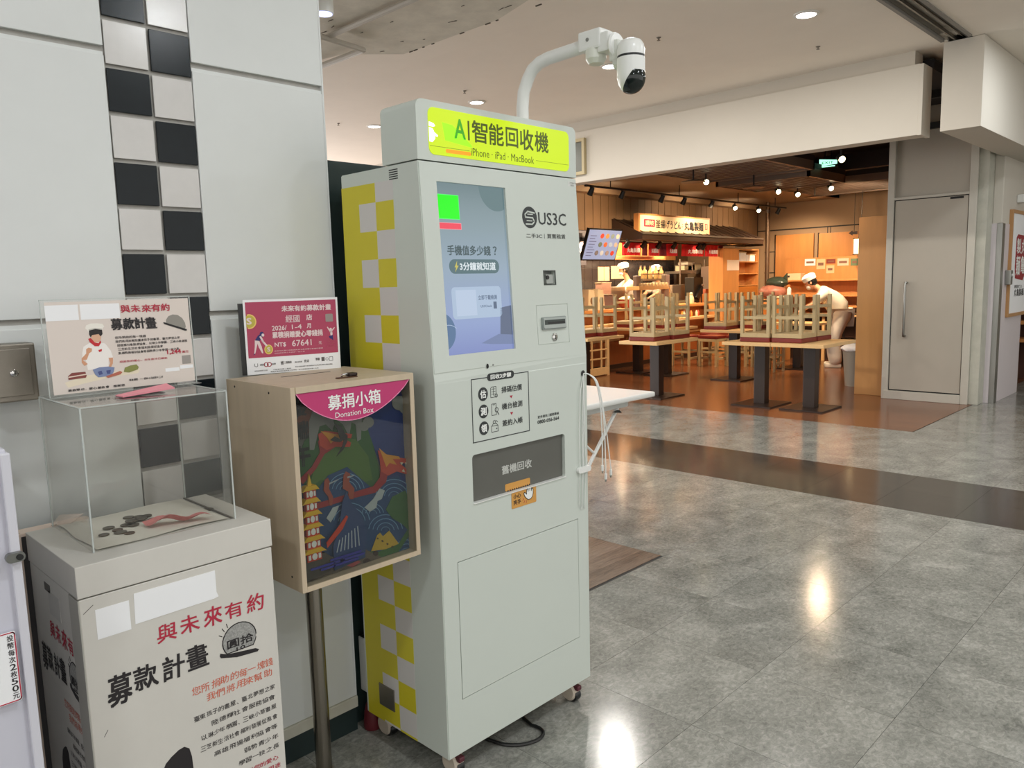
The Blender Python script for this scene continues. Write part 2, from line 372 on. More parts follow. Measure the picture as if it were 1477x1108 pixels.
# ------------------------------------------------------------------ left pillar wall with chequered tiles
WX = -2.221
wl = struct('wall_left', MB().box(-2.9, WX - 0.012, -3.0, 1.43, 0.0, ZC), grout)
def wallpanel(y0, y1, z0, z1):
    part('wall_panel', MB().box(WX - 0.02, WX, y0, y1, z0, z1, 0.002), paint, wl)
GR = [0.79, 1.483, 2.181, 2.88]; zs = [0.125] + GR + [ZC]
for (y0, y1) in ((-3.0, 0.7785), (1.0105, 1.43)):
    for i in range(len(zs) - 1):
        wallpanel(y0, y1, zs[i] + (0.012 if i else 0), zs[i + 1] - (0.012 if i + 1 < len(zs) - 1 else 0))
        if i: part('groove_lip', MB().box(WX - 0.0135, WX - 0.006, y0, y1, zs[i] - 0.013, zs[i] - 0.002), paint, wl)
tb = mesh('black_tile', MB().box(-0.006, 0.0, -0.0545, 0.0545, -0.0545, 0.0545, 0.0015), blackt)
tw = mesh('white_tile', MB().box(-0.006, 0.0, -0.0545, 0.0545, -0.0545, 0.0545, 0.0015), whitet)
P2 = 0.2405
for k in range(-7, 10):
    for (yc, z, first) in ((0.8375, 2.139 - 0.054, 0), (0.954, 2.139 - 0.054, 1)):
        zz = z - k * P2 / 2
        if zz < 0.15 or zz > 3.5: continue
        blk = (k % 2 == 0) ^ (first == 1)
        if not blk and abs(zz) < 0: continue
        piece('black_tile' if blk else 'white_tile', tb if blk else tw, (WX - 0.003, yc, zz), wl)
for k in range(10, 17):
    for yc, first in ((0.8375, 0), (0.954, 1)):
        zz = 2.139 - 0.054 - k * P2 / 2
        if zz > 0.17: piece('white_tile' if (k % 2 == 0) ^ (first == 0) else 'black_tile', tw if (k % 2 == 0) ^ (first == 0) else tb, (WX - 0.003, yc, zz), wl)
struct('trim_1', MB().box(WX - 0.01, WX + 0.008, -3, 1.435, 0.085, 0.125, 0.003), cream)
struct('baseboard_left', MB().box(WX - 0.01, WX + 0.004, -3, 1.43, 0.0, 0.085), baseg)
struct('trim_2', MB().box(-2.9, WX, 1.43, 1.436, 0.125, ZC), paint)
single('dark_board', MB().box(-2.34, -2.25, 1.445, 2.35, 0.0, 1.97, 0.004), greenb, 'tall dark green board standing behind the white recycling machine', 'board')

# ------------------------------------------------------------------ mall ceiling, beams
ce = struct('ceiling', MB().box(-16, -2.33, -5, 8.10, ZC, ZC + 0.2).box(-2.1, 5, -5, 15, ZC, ZC + 0.2).box(-2.33, -2.1, -5, 15, ZC + 0.1, ZC + 0.2), ceilp)
part('ceiling_board', MB().box(-15.9, -2.5, -3, 4.84, ZC - 0.03, ZC, 0.004), ceilp, ce)
tr = MB(); tr.box(-2.345, -2.315, -4, 8.1, ZC - 0.012, ZC + 0.02).box(-2.12, -2.09, -4, 8.1, ZC - 0.012, ZC + 0.02)
track = struct('trim_3', tr, mat('shutter_track', (132, 128, 122), 0.5))
part('track_rail', MB().box(-2.25, -2.235, -4, 12, ZC + 0.0, ZC + 0.03).box(-2.19, -2.18, -4, 12, ZC + 0.02, ZC + 0.05), steeld, track)
part('track_gap', MB().box(-2.31, -2.295, -4, 12, ZC + 0.06, ZC + 0.085).box(-2.14, -2.125, -4, 12, ZC - 0.005, ZC + 0.03), dark, track)
# header over the restaurant opening: front board, ledge, soffit
hd = struct('wall_header', MB().box(-16, -2.53, 8.15, 8.36, 2.855, 3.505, 0.004), beamp)
part('upper_ledge', MB().box(-16, -2.60, 8.23, 8.45, 3.505, ZC + 0.05), beamp, hd)
part('end_board', MB().box(-2.53, -2.495, 8.145, 8.40, 2.85, 3.50, 0.003), beamp, hd)
struct('trim_4', MB().box(-2.335, -2.0, 8.15, 13.5, 2.855, ZC - 0.004, 0.003), beamp)
struct('ceiling_4', MB().box(-16, -2.3, 8.1, 8.6, ZC + .001, ZC + .1).box(-3.6, -2.3, 8.6, 14, ZC + .001, ZC + .1).box(-2.33, -2.0, 8.0, 8.15, ZC + .04, ZC + .1), ceilp)
struct('trim_5', MB().box(-3.6, -2.30, 10.0, 10.06, 3.2, 3.27).box(-3.6, -2.30, 9.4, 9.46, 3.42, 3.5), dark)
# lowered rough slab with peeling edge above the left wall
slab = struct('ceiling_slab', MB().prism([(-9, 3.0, 3.42), (-9, 1.0, 3.42), (-3.3, 1.0, 3.42), (-3.3, 3.55, 3.42), (-3.42, 3.83, 3.42), (-3.68, 4.0, 3.42), (-4.1, 4.12, 3.42), (-5.18, 4.12, 3.42), (-5.5, 3.75, 3.42)], (0, 0, 0.2)),
              mat('rough_concrete_paint', (216, 210, 196), 0.85, noise=5, amt=0.12, bump=0.5))
chips = MB(); prev = None
random.seed(3)
for i in range(26):
    x = -5.1 + i * 0.055; 
    if random.random() < 0.4: chips.box(x, x + random.uniform(.02, .06), 4.113, 4.123, 3.415, 3.421)
for i in range(40):
    x = random.uniform(-6.0, -3.6); y = random.uniform(2.4, 4.0); a = random.uniform(-.3, .3); l = random.uniform(.02, .07)
    chips.prism([(x, y, 3.419), (x + l, y + a * l, 3.419), (x + l, y + a * l + .008, 3.419)], (0, 0, -0.003))
part('peeled_paint', chips, mat('peeled_edge', (92, 84, 72), 0.9), slab, kind='stuff')
pp = MB().tube([at(462, 2 + 50, z=3.37), at(524, 72, z=3.37), at(455, 98, z=3.37)], 0.022).tube([at(470, 54, z=3.39), at(640, -20, z=3.39)], 0.02)
single('ceiling_pipe', pp, mat('painted_pipe', (190, 184, 174), 0.5), 'cream painted conduit bent under the rough ceiling slab', 'pipe', smooth=True)
# cylinder downlight
t = thing('surface_downlight', 'white cylinder ceiling lamp beside the rough slab above the tiled wall', 'lamp', at(467, 20, z=3.2))
cl = at(467, 20, z=3.2)
part('housing', MB().lathe(cl, [(0.055, 0), (0.06, 0.0), (0.06, 0.26), (0.05, 0.26)], 24), whitepl, t, smooth=True)
part('diffuser', MB().lathe(cl + Vector((0, 0, -0.004)), [(0.0, 0), (0.05, 0), (0.05, 0.005)], 24), mat('lamp_bluish', (200, 205, 255), 0.4, emit=(190, 200, 255), es=2.0), t)
part('lens', MB().lathe(cl + Vector((0, 0, -0.010)), [(0.0, 0), (0.022, 0), (0.026, 0.006)], 16), mat('lamp_core', (255, 255, 255), 0.4, emit=(255, 255, 255), es=7), t)
light('SPOT', cl + Vector((0.0, 0, -0.03)), 40, (0.8, 0.88, 1), 0.05, cl + Vector((0, 0, -2)), 2.0, 0.6)
glow = mat('downlight_glow', (255, 255, 255), 0.4, emit=(255, 250, 244), es=9)
dlab = ['round recessed downlight nearest the ceiling track at the upper right', 'round recessed downlight half hidden behind the security camera bracket', 'round recessed downlight just left of the camera pole above the machine', 'small round recessed downlight farthest left above the tiled wall edge']
for (x, y), lb in zip(VIEWLIGHTS, dlab):
    t = thing('downlight', lb, 'lamp', (x, y, ZC), 'recessed downlights in the mall ceiling')
    part('rim', MB().lathe((x, y, ZC), [(0.075, 0.0), (0.1, 0.0), (0.1, -0.008), (0.078, -0.012), (0.075, -0.004)], 28), whitepl, t, smooth=True)
    part('lens', MB().lathe((x, y, ZC - 0.008), [(0.0, 0), (0.085, 0), (0.085, 0.005), (0, 0.005)], 28), glow, t)
for q, lb in (((950, 54), 'right of the security camera'), ((1180, 67), 'near the header below the bright downlight'), ((670, 131), 'left of the camera pole'), ((488, 178), 'at the far left')):
    p = at(*q, z=ZC); t = thing('sprinkler', 'small ceiling sprinkler head ' + lb, 'sprinkler', p)
    part('plate', MB().lathe(p, [(0, 0), (0.022, 0), (0.014, -0.008), (0, -0.009)], 12), steeld, t); part('nozzle', MB().lathe(p, [(0.006, -0.008), (0.006, -0.022), (0.015, -0.023), (0.015, -0.027), (0, -0.027)], 12), steeld, t)

# ------------------------------------------------------------------ service door wall at the right
DY = 10.2
wallr = mat('taupe_panel', (174, 167, 154), 0.55, noise=3, amt=0.02); framem = mat('door_frame_paint', (188, 184, 172), 0.45, noise=6, amt=0.04)
greenw = mat('worn_green_plaster', (182, 181, 168), 0.6, noise=5, amt=0.12, bump=0.4)
DX0, DX1 = -3.47, -2.53
x0 = at(1285, 290, y=DY).x; z_t = 2.45
wr = struct('wall_right', MB().box(DX0, DX1 + 0.02, DY + 0.03, DY + 0.12, 0, ZC), wallr)
fr = MB().box(DX0 - 0.0, DX0 + 0.075, DY - 0.02, DY + 0.06, 0, 3.3, 0.004).box(DX1 - 0.05, DX1 + 0.03, DY - 0.02, DY + 0.06, 0, 3.3, 0.004).box(DX0 + .075, DX1 - .05, DY - 0.02, DY + 0.06, 2.44, 2.47, 0.003)
dr = struct('door_1', MB().box(DX0 + 0.085, DX1 - 0.06, DY, DY + 0.028, 0.12, 2.43, 0.003), wallr)
part('door_frame', fr, framem, dr)
part('threshold', MB().box(DX0 + .03, DX1 - .05, DY - 0.035, DY + 0.02, 0.0, 0.105, 0.006), framem, dr)
part('door_gap', MB().box(DX0 + 0.076, DX1 - 0.051, DY + 0.012, DY + 0.03, 0.105, 2.44), dark, dr)
hz0 = at(1303, 485, y=DY - .06); hz1 = at(1305, 408, y=DY - .06)
hx = (hz0.x + hz1.x) / 2
part('door_handle', MB().tube([(hx, DY, hz0.z - .0), (hx, DY - 0.05, hz0.z), (hx, DY - 0.06, hz0.z + 0.03), (hx, DY - 0.06, hz1.z - 0.03), (hx, DY - 0.05, hz1.z), (hx, DY, hz1.z)], 0.014, 10), steel, dr, 'brushed steel pull handle', smooth=True)
part('closer_mark', MB().box(-2.78, -2.64, DY - 0.003, DY, 2.40, 2.425), dark, dr)
struct('wall_pier', MB().box(-2.50, -2.40, 10.22, 10.62, 0, 3.2, 0.005), greenw)
struct('wall_column', MB().box(-2.40, -2.30, 10.46, 11.66, 0, ZC, 0.01).box(-2.50, -2.40, 10.62, 11.66, 0, ZC), beamp)
lav = mat('lavender_panel', (206, 198, 200), 0.4)
cw = struct('trim_6', MB().box(-2.405, -2.345, 10.448, 10.462, 0, 2.1, 0.003).box(-2.302, -2.292, 10.57, 11.62, 0, 2.1, 0.003), lav)
struct('trim_7', MB().box(-2.345, -2.288, 10.445, 10.57, 0, 2.1, 0.002), steel)
# poster on the column side
pf = thing('framed_poster', 'oak framed white poster with red seal hung on the right column', 'poster', (-2.29, 11.2, 1.0))
PX = -2.285
part('frame', MB().box(-2.3, -2.26, 10.79, 10.83, 1.0, 2.27, 0.004).box(-2.3, -2.26, 11.76, 11.80, 1.0, 2.27, 0.004).box(-2.3, -2.26, 10.83, 11.76, 2.23, 2.27).box(-2.3, -2.26, 10.83, 11.76, 1.0, 1.04), mat('poster_oak', (176, 132, 84), 0.45), pf)
part('sheet', MB().box(-2.3, -2.275, 10.83, 11.76, 1.04, 2.23), paper, pf)
pl = planeX(-2.275)
part('seal', MB().poly(pl, [(11.08, 1.95), (11.15, 1.99), (11.62, 1.98), (11.6, 1.5), (11.5, 1.43), (11.1, 1.46), (11.06, 1.6)], 0.0, 0.001), mat('seal_red', (150, 34, 40), 0.6), pf)
for ch, a_, b_, c_, d_ in (('丸', 11.36, 1.76, 11.56, 1.93), ('亀', 11.36, 1.52, 11.56, 1.73), ('製', 11.12, 1.76, 11.32, 1.94), ('麺', 11.12, 1.5, 11.32, 1.73)): part('lettering', MB().text(pl, ch, a_, b_, c_, d_, .02, .002), whitep, pf)
part('lettering', MB().text(pl, '讃岐釜揚げうどん', 11.1, 1.34, 11.5, 1.38, .01, .001).text(pl, '丸亀製麺', 11.1, 1.24, 11.6, 1.33, .02, .001), blkp, pf)
p = at(1470, 287, x=-2.29)
s = thing('wall_spotlight', 'small white wall light above the framed poster', 'lamp', p); part('housing', MB().box(-2.3, -2.2, p.y - .07, p.y + .07, p.z - .05, p.z + .05, 0.015), whitepl, s); part('lens', MB().box(-2.2, -2.197, p.y - .05, p.y + .05, p.z - .03, p.z + .03), steel, s)
s = thing('switch_box', 'steel switch box on the column at the left edge of the poster', 'switch', (-2.3, 10.72, 1.4)); part('case', MB().box(-2.29, -2.23, 10.68, 10.78, 1.39, 1.56, 0.006), steel, s); part('button', MB().cyl((-2.23, 10.73, 1.5), (-2.215, 10.73, 1.5), 0.02), whitepl, s)
# something wooden far right, beyond the column
s = thing('wooden_rack', 'brown wooden slatted rack beyond the poster column', 'rack', (-2.6, 13.0, 0))
for z in (0.55, 0.8, 1.05): part('shelf', MB().box(-2.7, -1.9, 12.8, 13.2, z, z + .05), orangew, s)
part('back_panel', MB().box(-3.0, -1.9, 13.2, 13.25, 0.0, 1.45), mat('rack_brown', (70, 40, 28), 0.5), s)
struct('wall_far', MB().box(-2.35, 8, 14.0, 14.1, 0, ZC), beamp)
# framed panel on header
t = thing('wall_frame', 'small beige framed dark panel on the header beside the machine top', 'frame', (-6.6, 8.13, 2.95))
part('frame', MB().box(-6.95, -6.54, 8.10, 8.15, 2.95, 2.99).box(-6.95, -6.54, 8.10, 8.15, 3.37, 3.41).box(-6.58, -6.54, 8.10, 8.15, 2.99, 3.37).box(-6.95, -6.91, 8.10, 8.15, 2.99, 3.37), mat('beige_frame', (180, 166, 130), 0.5), t)
part('pane', MB().box(-6.92, -6.57, 8.135, 8.145, 2.98, 3.38), mat('grey_pane', (96, 100, 92), 0.3), t)

# ------------------------------------------------------------------ recycling machine (kiosk)
KY0, KY1 = 1.439, 2.142
FX, SX, ZB, ZT = -1.730, -1.766, 1.283, 1.909
K = thing('recycling_machine', 'tall white self service machine with tilted touch screen, yellow lit sign and yellow side squares', 'machine', (-1.95, 1.79, 0))
prof = [(-2.165, 0.085), (FX - 0.002, 0.085), (FX, ZB - .015), (FX - .0015, ZB + .012), (SX, ZT - 0.002), (-2.155, ZT - 0.002)]
body = part('body', MB().prism([(x, KY0, z) for x, z in prof], (0, KY1 - KY0, 0)), kwhite, K)
bm = bmesh.new(); bm.from_mesh(body.data); bmesh.ops.bevel(bm, geom=[e for e in bm.edges if e.calc_length() > 0.06], offset=0.003, segments=2, affect='EDGES'); bm.to_mesh(body.data); bm.free()
LP = plane((FX, KY0, 0), (0, 1, 0), (0, 0, 1))                    # lower front: a from the left edge, b = height
sl = math.hypot(ZT - ZB, SX - FX)
SP = plane((FX, KY0, ZB), (0, 1, 0), (SX - FX, 0, ZT - ZB))        # tilted front: b along the tilt
def sb(z): return (z - ZB) / (ZT - ZB) * sl
GP = plane((SX, KY0, 0), (0, 1, 0), (0, 0, 1))                     # sign face
c = MB(); c.rect(SP, 0.064, sb(1.345), 0.347, sb(1.853), -0.012, 0.02); cut(body, c)
c = MB(); c.rrect(LP, 0.138, 0.876, 0.576, 1.031, 0.012, -0.03, 0.02); cut(body, c)
c = MB(); c.rect(SP, 0.504, sb(1.546), 0.561, sb(1.591), -0.02, 0.02); cut(body, c)
c = MB().poly(LP, [(0.0635, 0.262), (0.6425, 0.262), (0.6425, 0.71), (0.0635, 0.71)], -0.016, 0.02); cut(body, c)
c = MB(); c.rect(SP, 0.456, sb(1.347), 0.616, sb(1.479), -0.003, 0.02); cut(body, c)
part('lower_door', MB().box(FX - 0.0158, FX - 0.0006, KY0 + 0.0658, KY0 + 0.6402, 0.2643, 0.7077, 0.0006), kwhite, K)
# sign head
hd_ = MB(); hd_.prism([(SX, a, b) for a, b in [p for p in rr(KY0, 1.8, KY1, 2.079, 0.022) if p[1] > 1.95] + [(KY0, 1.9105), (KY1, 1.9105)]], (-0.166, 0, 0))
head = part('sign_head', hd_, kwhite, K, smooth=30)
sig = mat('lit_yellow_sign', (110, 130, 0), 0.35, emit=(208, 234, 0), es=0.82)
sgn = part('sign_panel', MB().rrect(GP, 0.043, 1.928, 0.664, 2.060, 0.02, 0, 0.002), sig, K, 'glowing lime yellow sign panel')
tx = MB(); gt = mat('sign_dark_print', (70, 84, 10), 0.5, emit=(70, 84, 10), es=0.3)
tx.text(GP, 'I', 0.196, 1.983, 0.2015, 2.038, 0.01, .0026).text(GP, '智', 0.213, 1.980, 0.277, 2.043, .016, .0026).text(GP, '能', 0.284, 1.980, 0.347, 2.043, .016, .0026).text(GP, '回', 0.358, 1.982, 0.412, 2.040, .016, .0026).text(GP, '收', 0.422, 1.980, 0.484, 2.043, .016, .0026).text(GP, '機', 0.492, 1.980, 0.558, 2.044, .014, .0026)
tx.text(GP, 'iPhone · iPad · MacBook', 0.206, 1.9385, 0.486, 1.961, 0, .0026)
tx.rect(GP, 0.046, 1.951, 0.2, 1.952, .002, .0024).rect(GP, 0.496, 1.950, 0.66, 1.951, .002, .0024)
part('lettering', tx, gt, K)
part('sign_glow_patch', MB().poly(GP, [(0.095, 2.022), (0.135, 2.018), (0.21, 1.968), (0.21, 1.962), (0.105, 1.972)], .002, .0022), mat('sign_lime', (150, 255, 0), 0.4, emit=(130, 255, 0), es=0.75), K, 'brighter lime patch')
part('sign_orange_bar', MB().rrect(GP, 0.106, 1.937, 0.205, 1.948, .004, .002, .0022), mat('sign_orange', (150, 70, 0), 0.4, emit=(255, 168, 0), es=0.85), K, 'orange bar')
part('lettering', MB().text(GP, 'A', 0.142, 1.983, 0.185, 2.038, 0.014, .0028), mat('sign_green_print', (60, 150, 20), 0.5, emit=(50, 150, 10), es=0.5), K, 'green letter')
wg = MB().poly(GP, [(.0445, 2.018), (.062, 2.015), (.068, 2.008), (.06, 2.005), (.0445, 2.006)], .002, .0026).poly(GP, [(.0445, 2.003), (.058, 2.0), (.064, 1.99), (.077, 1.983), (.075, 1.978), (.066, 1.981), (.066, 1.972), (.056, 1.962), (.0445, 1.963)], .002, .0026)
part('sign_emblem', wg, mat('sign_white', (255, 255, 255), 0.5, emit=(255, 255, 255), es=0.9), K, 'white emblem cut by the left edge of the sign')
# tilted screen
def scr_mat():
    m = mat('touch_screen_picture', (10, 12, 14), 0.12); nt = m.node_tree; b = nt.nodes['Principled BSDF']
    g = nt.nodes.new('ShaderNodeTexCoord'); sx = nt.nodes.new('ShaderNodeSeparateXYZ'); rp = nt.nodes.new('ShaderNodeValToRGB')
    nt.links.new(g.outputs['Generated'], sx.inputs[0]); nt.links.new(sx.outputs[2], rp.inputs[0]); e = rp.color_ramp.elements
    e[0].color = col((128, 142, 196)); e[1].color = col((122, 142, 146)); k = e.new(0.18); k.color = col((146, 164, 208)); k = e.new(0.5); k.color = col((150, 170, 188)); k = e.new(0.75); k.color = col((138, 158, 166))
    nt.links.new(rp.outputs[0], b.inputs['Emission Color']); b.inputs['Emission Strength'].default_value = 0.9; return m
scrn = part('screen', MB().rect(SP, 0.064, sb(1.345), 0.347, sb(1.853), -0.0118, -0.008), scr_mat(), K, 'lit touch screen')
def em(n, c, s=0.9): return mat(n, tuple(int(x * .2) for x in c), 0.2, emit=c, es=s)
D0, D1 = -0.008, -0.0076
def srect(n, c, a0, z0, a1, z1, lab=None, r=None, s=.9, d=0):
    mb = MB(); (mb.rrect(SP, a0, sb(z0), a1, sb(z1), r, D0, D1 + d) if r else mb.rect(SP, a0, sb(z0), a1, sb(z1), D0, D1 + d)); return part(n, mb, em(n, c, s), scrn, lab)
def half(cx, cz, r, t0, t1, n=20): return [(cx + r * math.cos(t0 + (t1 - t0) * i / n), sb(cz) + r * math.sin(t0 + (t1 - t0) * i / n)) for i in range(n + 1)]
part('screen_circle', MB().poly(SP, half(0.312, 1.8515, 0.073, -PI, 0)[0:1] + [p for p in half(0.312, 1.8515, 0.073, -PI, 0) if p[0] < 0.346] + [(0.346, sb(1.8515))], D0, D1), em('screen_teal', (104, 130, 134), .85), scrn)
part('screen_circle', MB().poly(SP, [(0.065, sb(1.47))] + [p for p in half(0.045, 1.415, 0.058, PI / 2, -PI / 2) if p[0] > 0.065] + [(0.065, sb(1.36))], D0, D1), em('screen_blue', (86, 118, 156), .85), scrn)
srect('green_square', (20, 250, 0), 0.0645, 1.747, 0.152, 1.818, 'bright green square', None, .95, .0002)
part('screen_frame', MB().line(SP, [(0.066, sb(1.7475)), (0.151, sb(1.7475)), (0.151, sb(1.8175)), (0.066, sb(1.8175))], .002, D0, D1 + .0004, True), em('screen_green_edge', (80, 255, 110), .95), scrn)
srect('pink_bar', (240, 70, 90), 0.0645, 1.717, 0.156, 1.736, 'pink bar', None, .95, .0002)
part('screen_frame', MB().line(SP, [(0.066, sb(1.7175)), (0.155, sb(1.7175)), (0.155, sb(1.7355)), (0.066, sb(1.7355))], .0015, D0, D1 + .0004, True), em('screen_pink_edge', (250, 150, 160), .95), scrn)
teald = em('screen_dark_teal', (62, 84, 88), .85)
st = MB().text(SP, '手機值多少錢', 0.093, sb(1.641), 0.270, sb(1.670), .02, D1 + .0006).text(SP, '？', 0.282, sb(1.643), 0.297, sb(1.669), .02, D1 + .0006)
part('lettering', st, teald, scrn)
part('text_pill', MB().rrect(SP, 0.096, sb(1.586), 0.304, sb(1.629), 0.0205, D0, D1), em('pill_teal', (84, 112, 118), .9), scrn)
part('lettering', MB().text(SP, '3分鐘就知道', 0.138, sb(1.596), 0.288, sb(1.620), .02, D1 + .0006), em('screen_white', (226, 236, 240), .9), scrn)
part('bolt', MB().poly(SP, [(0.128, sb(1.624)), (0.117, sb(1.605)), (0.123, sb(1.605)), (0.118, sb(1.591)), (0.133, sb(1.610)), (0.126, sb(1.610))], D0, D1 + .0005), em('bolt_gold', (200, 190, 90), .9), scrn)
part('card', MB().rrect(SP, 0.097, sb(1.450), 0.304, sb(1.546), 0.013, D0, D1), em('card_pale', (172, 192, 216), .9), scrn)
part('card_blank', MB().rect(SP, 0.113, sb(1.459), 0.196, sb(1.537), D0, D1 + .0003), em('card_white', (186, 203, 226), .9), scrn)
part('lettering', MB().text(SP, '立即下載檢測', 0.204, sb(1.505), 0.284, sb(1.519), .015, D1 + .0006).text(SP, 'US3Check', 0.212, sb(1.482), 0.26, sb(1.489), .01, D1 + .0006).rect(SP, .268, sb(1.476), .282, sb(1.498), D0, D1 + .0003), em('card_ink', (86, 104, 130), .9), scrn)
ln = em('laptop_dark', (96, 110, 138), .8)
part('laptop', MB().poly(SP, [(0.290, sb(1.395)), (0.298, sb(1.478)), (0.3455, sb(1.484)), (0.3455, sb(1.39))], D0, D1), ln, scrn)
part('laptop', MB().poly(SP, [(0.205, sb(1.372)), (0.283, sb(1.396)), (0.346, sb(1.39)), (0.346, sb(1.36)), (0.25, sb(1.366))], D0, D1), em('laptop_base', (118, 134, 174), .85), scrn)
part('screen_line', MB().line(SP, [(p[0], p[1]) for p in half(0.075, 1.385, 0.05, 2.2, .9, 8)], .0015, D0, D1 + .0003), em('line_pale', (176, 196, 222), .9), scrn)
# logo and printing on the tilted panel
lg = MB().disc(SP, 0.452, sb(1.765), 0.035, 0.035, 0, .0006, 28); part('logo_disc', lg, lineblk, K)
lw = MB().line(SP, [(0.475, sb(1.780)), (0.444, sb(1.784)), (0.430, sb(1.774)), (0.432, sb(1.765)), (0.466, sb(1.764)), (0.474, sb(1.752)), (0.462, sb(1.743)), (0.434, sb(1.743))], .0045, .0006, .001)
lw.line(SP, [(0.466, sb(1.775)), (0.443, sb(1.775))], .003, .0006, .001).line(SP, [(0.438, sb(1.754)), (0.462, sb(1.754))], .003, .0006, .001); part('logo_mark', lw, kwhite, K)
part('lettering', MB().text(SP, 'US3C', 0.494, sb(1.744), 0.634, sb(1.784), .006), lineblk, K)
part('lettering', MB().text(SP, '二手3C', 0.430, sb(1.699), 0.506, sb(1.713), 0.005).rect(SP, .5185, sb(1.698), .5195, sb(1.714)).text(SP, '買賣租賃', 0.532, sb(1.699), 0.626, sb(1.714), .005), lineblk, K)
part('info_label', MB().rect(SP, 0.657, sb(1.880), 0.699, sb(1.896), 0, .0003), mat('label_pale', (212, 214, 208), .5), K)
part('lettering', MB().text(SP, '二手機智回收機', 0.66, sb(1.889), 0.697, sb(1.894)).text(SP, '估價回收', 0.668, sb(1.881), 0.69, sb(1.886)), mat('grey_print', (120, 122, 118), .5), K)
# scanner window, slot panel, lock
wn = part('scanner_window', MB().rect(SP, .504, sb(1.546), .561, sb(1.591), -.0198, -.018), mat('window_back', (110, 116, 112), .5), K)
part('scanner_box', MB().rrect(SP, 0.522, sb(1.549), 0.558, sb(1.580), .003, -.018, -.006), mat('scanner_grey', (160, 164, 158), .4), K)
part('scanner_lens', MB().disc(SP, 0.527, sb(1.570), .007, None, -.006, -.003), blackp, K)
part('window_frame', MB().line(SP, [(.503, sb(1.545)), (.562, sb(1.545)), (.562, sb(1.592)), (.503, sb(1.592))], .0022, -.003, .0008, True), mat('frame_dark', (70, 76, 72), .4), K)
sp = part('slot_panel', MB().rect(SP, 0.4575, sb(1.3485), 0.6145, sb(1.4775), -.003, -.0006), kwhite, K)
part('slot_bezel', MB().rrect(SP, 0.476, sb(1.396), 0.597, sb(1.438), 0.006, -.0006, .006), mat('bezel_grey', (138, 146, 142), .35), K, smooth=30)
part('slot_bezel', MB().rrect(SP, 0.480, sb(1.400), 0.593, sb(1.435), 0.005, .006, .009), mat('bezel_light', (166, 173, 168), .35), K)
part('slot', MB().rect(SP, 0.484, sb(1.412), 0.588, sb(1.428), .009, .0092), mat('slot_dark', (58, 66, 62), .5), K)
part('slot', MB().rect(SP, 0.500, sb(1.414), 0.586, sb(1.421), .0092, .0094), blackp, K)
lk = part('lock', MB().lathe(SP[0] + SP[1] * .538 + SP[2] * sb(1.369), [(0.013, -.001), (0.013, .003), (0.010, .005), (0, .005)], 20, SP[3]), chrome, K, smooth=True)
part('keyhole', MB().rect(SP, .5365, sb(1.362), .5395, sb(1.376), .005, .0054), dark, lk)
part('sensor', MB().disc(LP, 0.2155, 1.3, .004, .0075, -.001, .0012), dark, K)
part('sensor', MB().disc(LP, 0.2405, 1.302, .0025, .003, -.001, .0012), mat('sensor_grey', (150, 152, 148), .5), K)
# lower printing
q = MB().line(LP, [(.145, 1.265), (.398, 1.265), (.398, 1.069), (.145, 1.069)], .0028, 0, .0006, True).rrect(LP, .212, 1.2525, .331, 1.2765, .0115, 0, .001)
for z in (1.215, 1.161, 1.108): q.disc(LP, 0.192, z, .0205, .0215, 0, .0008, 24)
part('printed_frame', q, lineblk, K)
w = MB().text(LP, '回收3步驟', .226, 1.2575, .317, 1.2715, .03, .0014)
for z, ch in ((1.215, '估'), (1.161, '測'), (1.108, '領')): w.text(LP, ch, .180, z - .012, .204, z + .012, .03, .0012)
part('lettering', w, whitep, K)
w = MB().text(LP, '掃碼估價', .273, 1.2085, .366, 1.2285, .012).text(LP, '機台檢測', .273, 1.155, .366, 1.175, .012).text(LP, '簽約入帳', .273, 1.101, .366, 1.121, .012)
w.text(LP, '更多資訊', .439, 1.1025, .488, 1.112, .012).rect(LP, .4925, 1.102, .4933, 1.1125).text(LP, '服務專線', .498, 1.1025, .547, 1.112, .012).text(LP, '0800-056-564', .438, 1.0850, .547, 1.0965, .02)
part('lettering', w, lineblk, K)
ic = MB()
for z in (1.216,):
    ic.line(LP, [(.225, z - .016), (.225, z + .013), (.231, z + .017), (.249, z + .017), (.249, z - .016)], .0016, closed=True)
    for k in range(3): ic.line(LP, [(.229, z + .01 - k * .008), (.245, z + .01 - k * .008)], .0013)
    ic.line(LP, [(.237, z + .016), (.237, z - .01)], .0013); ic.arcs(LP, .249, z - .012, (.0055,), 0, 2 * PI, .0014)
z = 1.161
ic.line(LP, [(.228, z - .018), (.228, z + .018), (.247, z + .018), (.247, z - .018)], .0016, closed=True).line(LP, [(.234, z + .015), (.241, z + .015)], .0016).arcs(LP, .249, z - .002, (.007,), 0, 2 * PI, .0016).line(LP, [(.252, z - .009), (.258, z - .018)], .0026)
z = 1.108
ic.line(LP, [(.225, z - .018), (.225, z + .001), (.253, z + .001), (.253, z - .018)], .0016, closed=True).line(LP, [(.226, z + .001), (.233, z + .009), (.247, z + .008), (.251, z + .001)], .0015).disc(LP, .247, z - .009, .0022).arcs(LP, .237, z + .013, (.005,), 0, 2 * PI, .0015, n=10).line(LP, [(.245, z + .017), (.252, z + .012)], .0018)
part('printed_icons', ic, lineblk, K)
part('printed_arrow', MB().poly(LP, [(.309, 1.196), (.323, 1.196), (.316, 1.187)]), redp, K); part('printed_arrow', MB().poly(LP, [(.309, 1.142), (.323, 1.142), (.316, 1.133)]), redp, K)
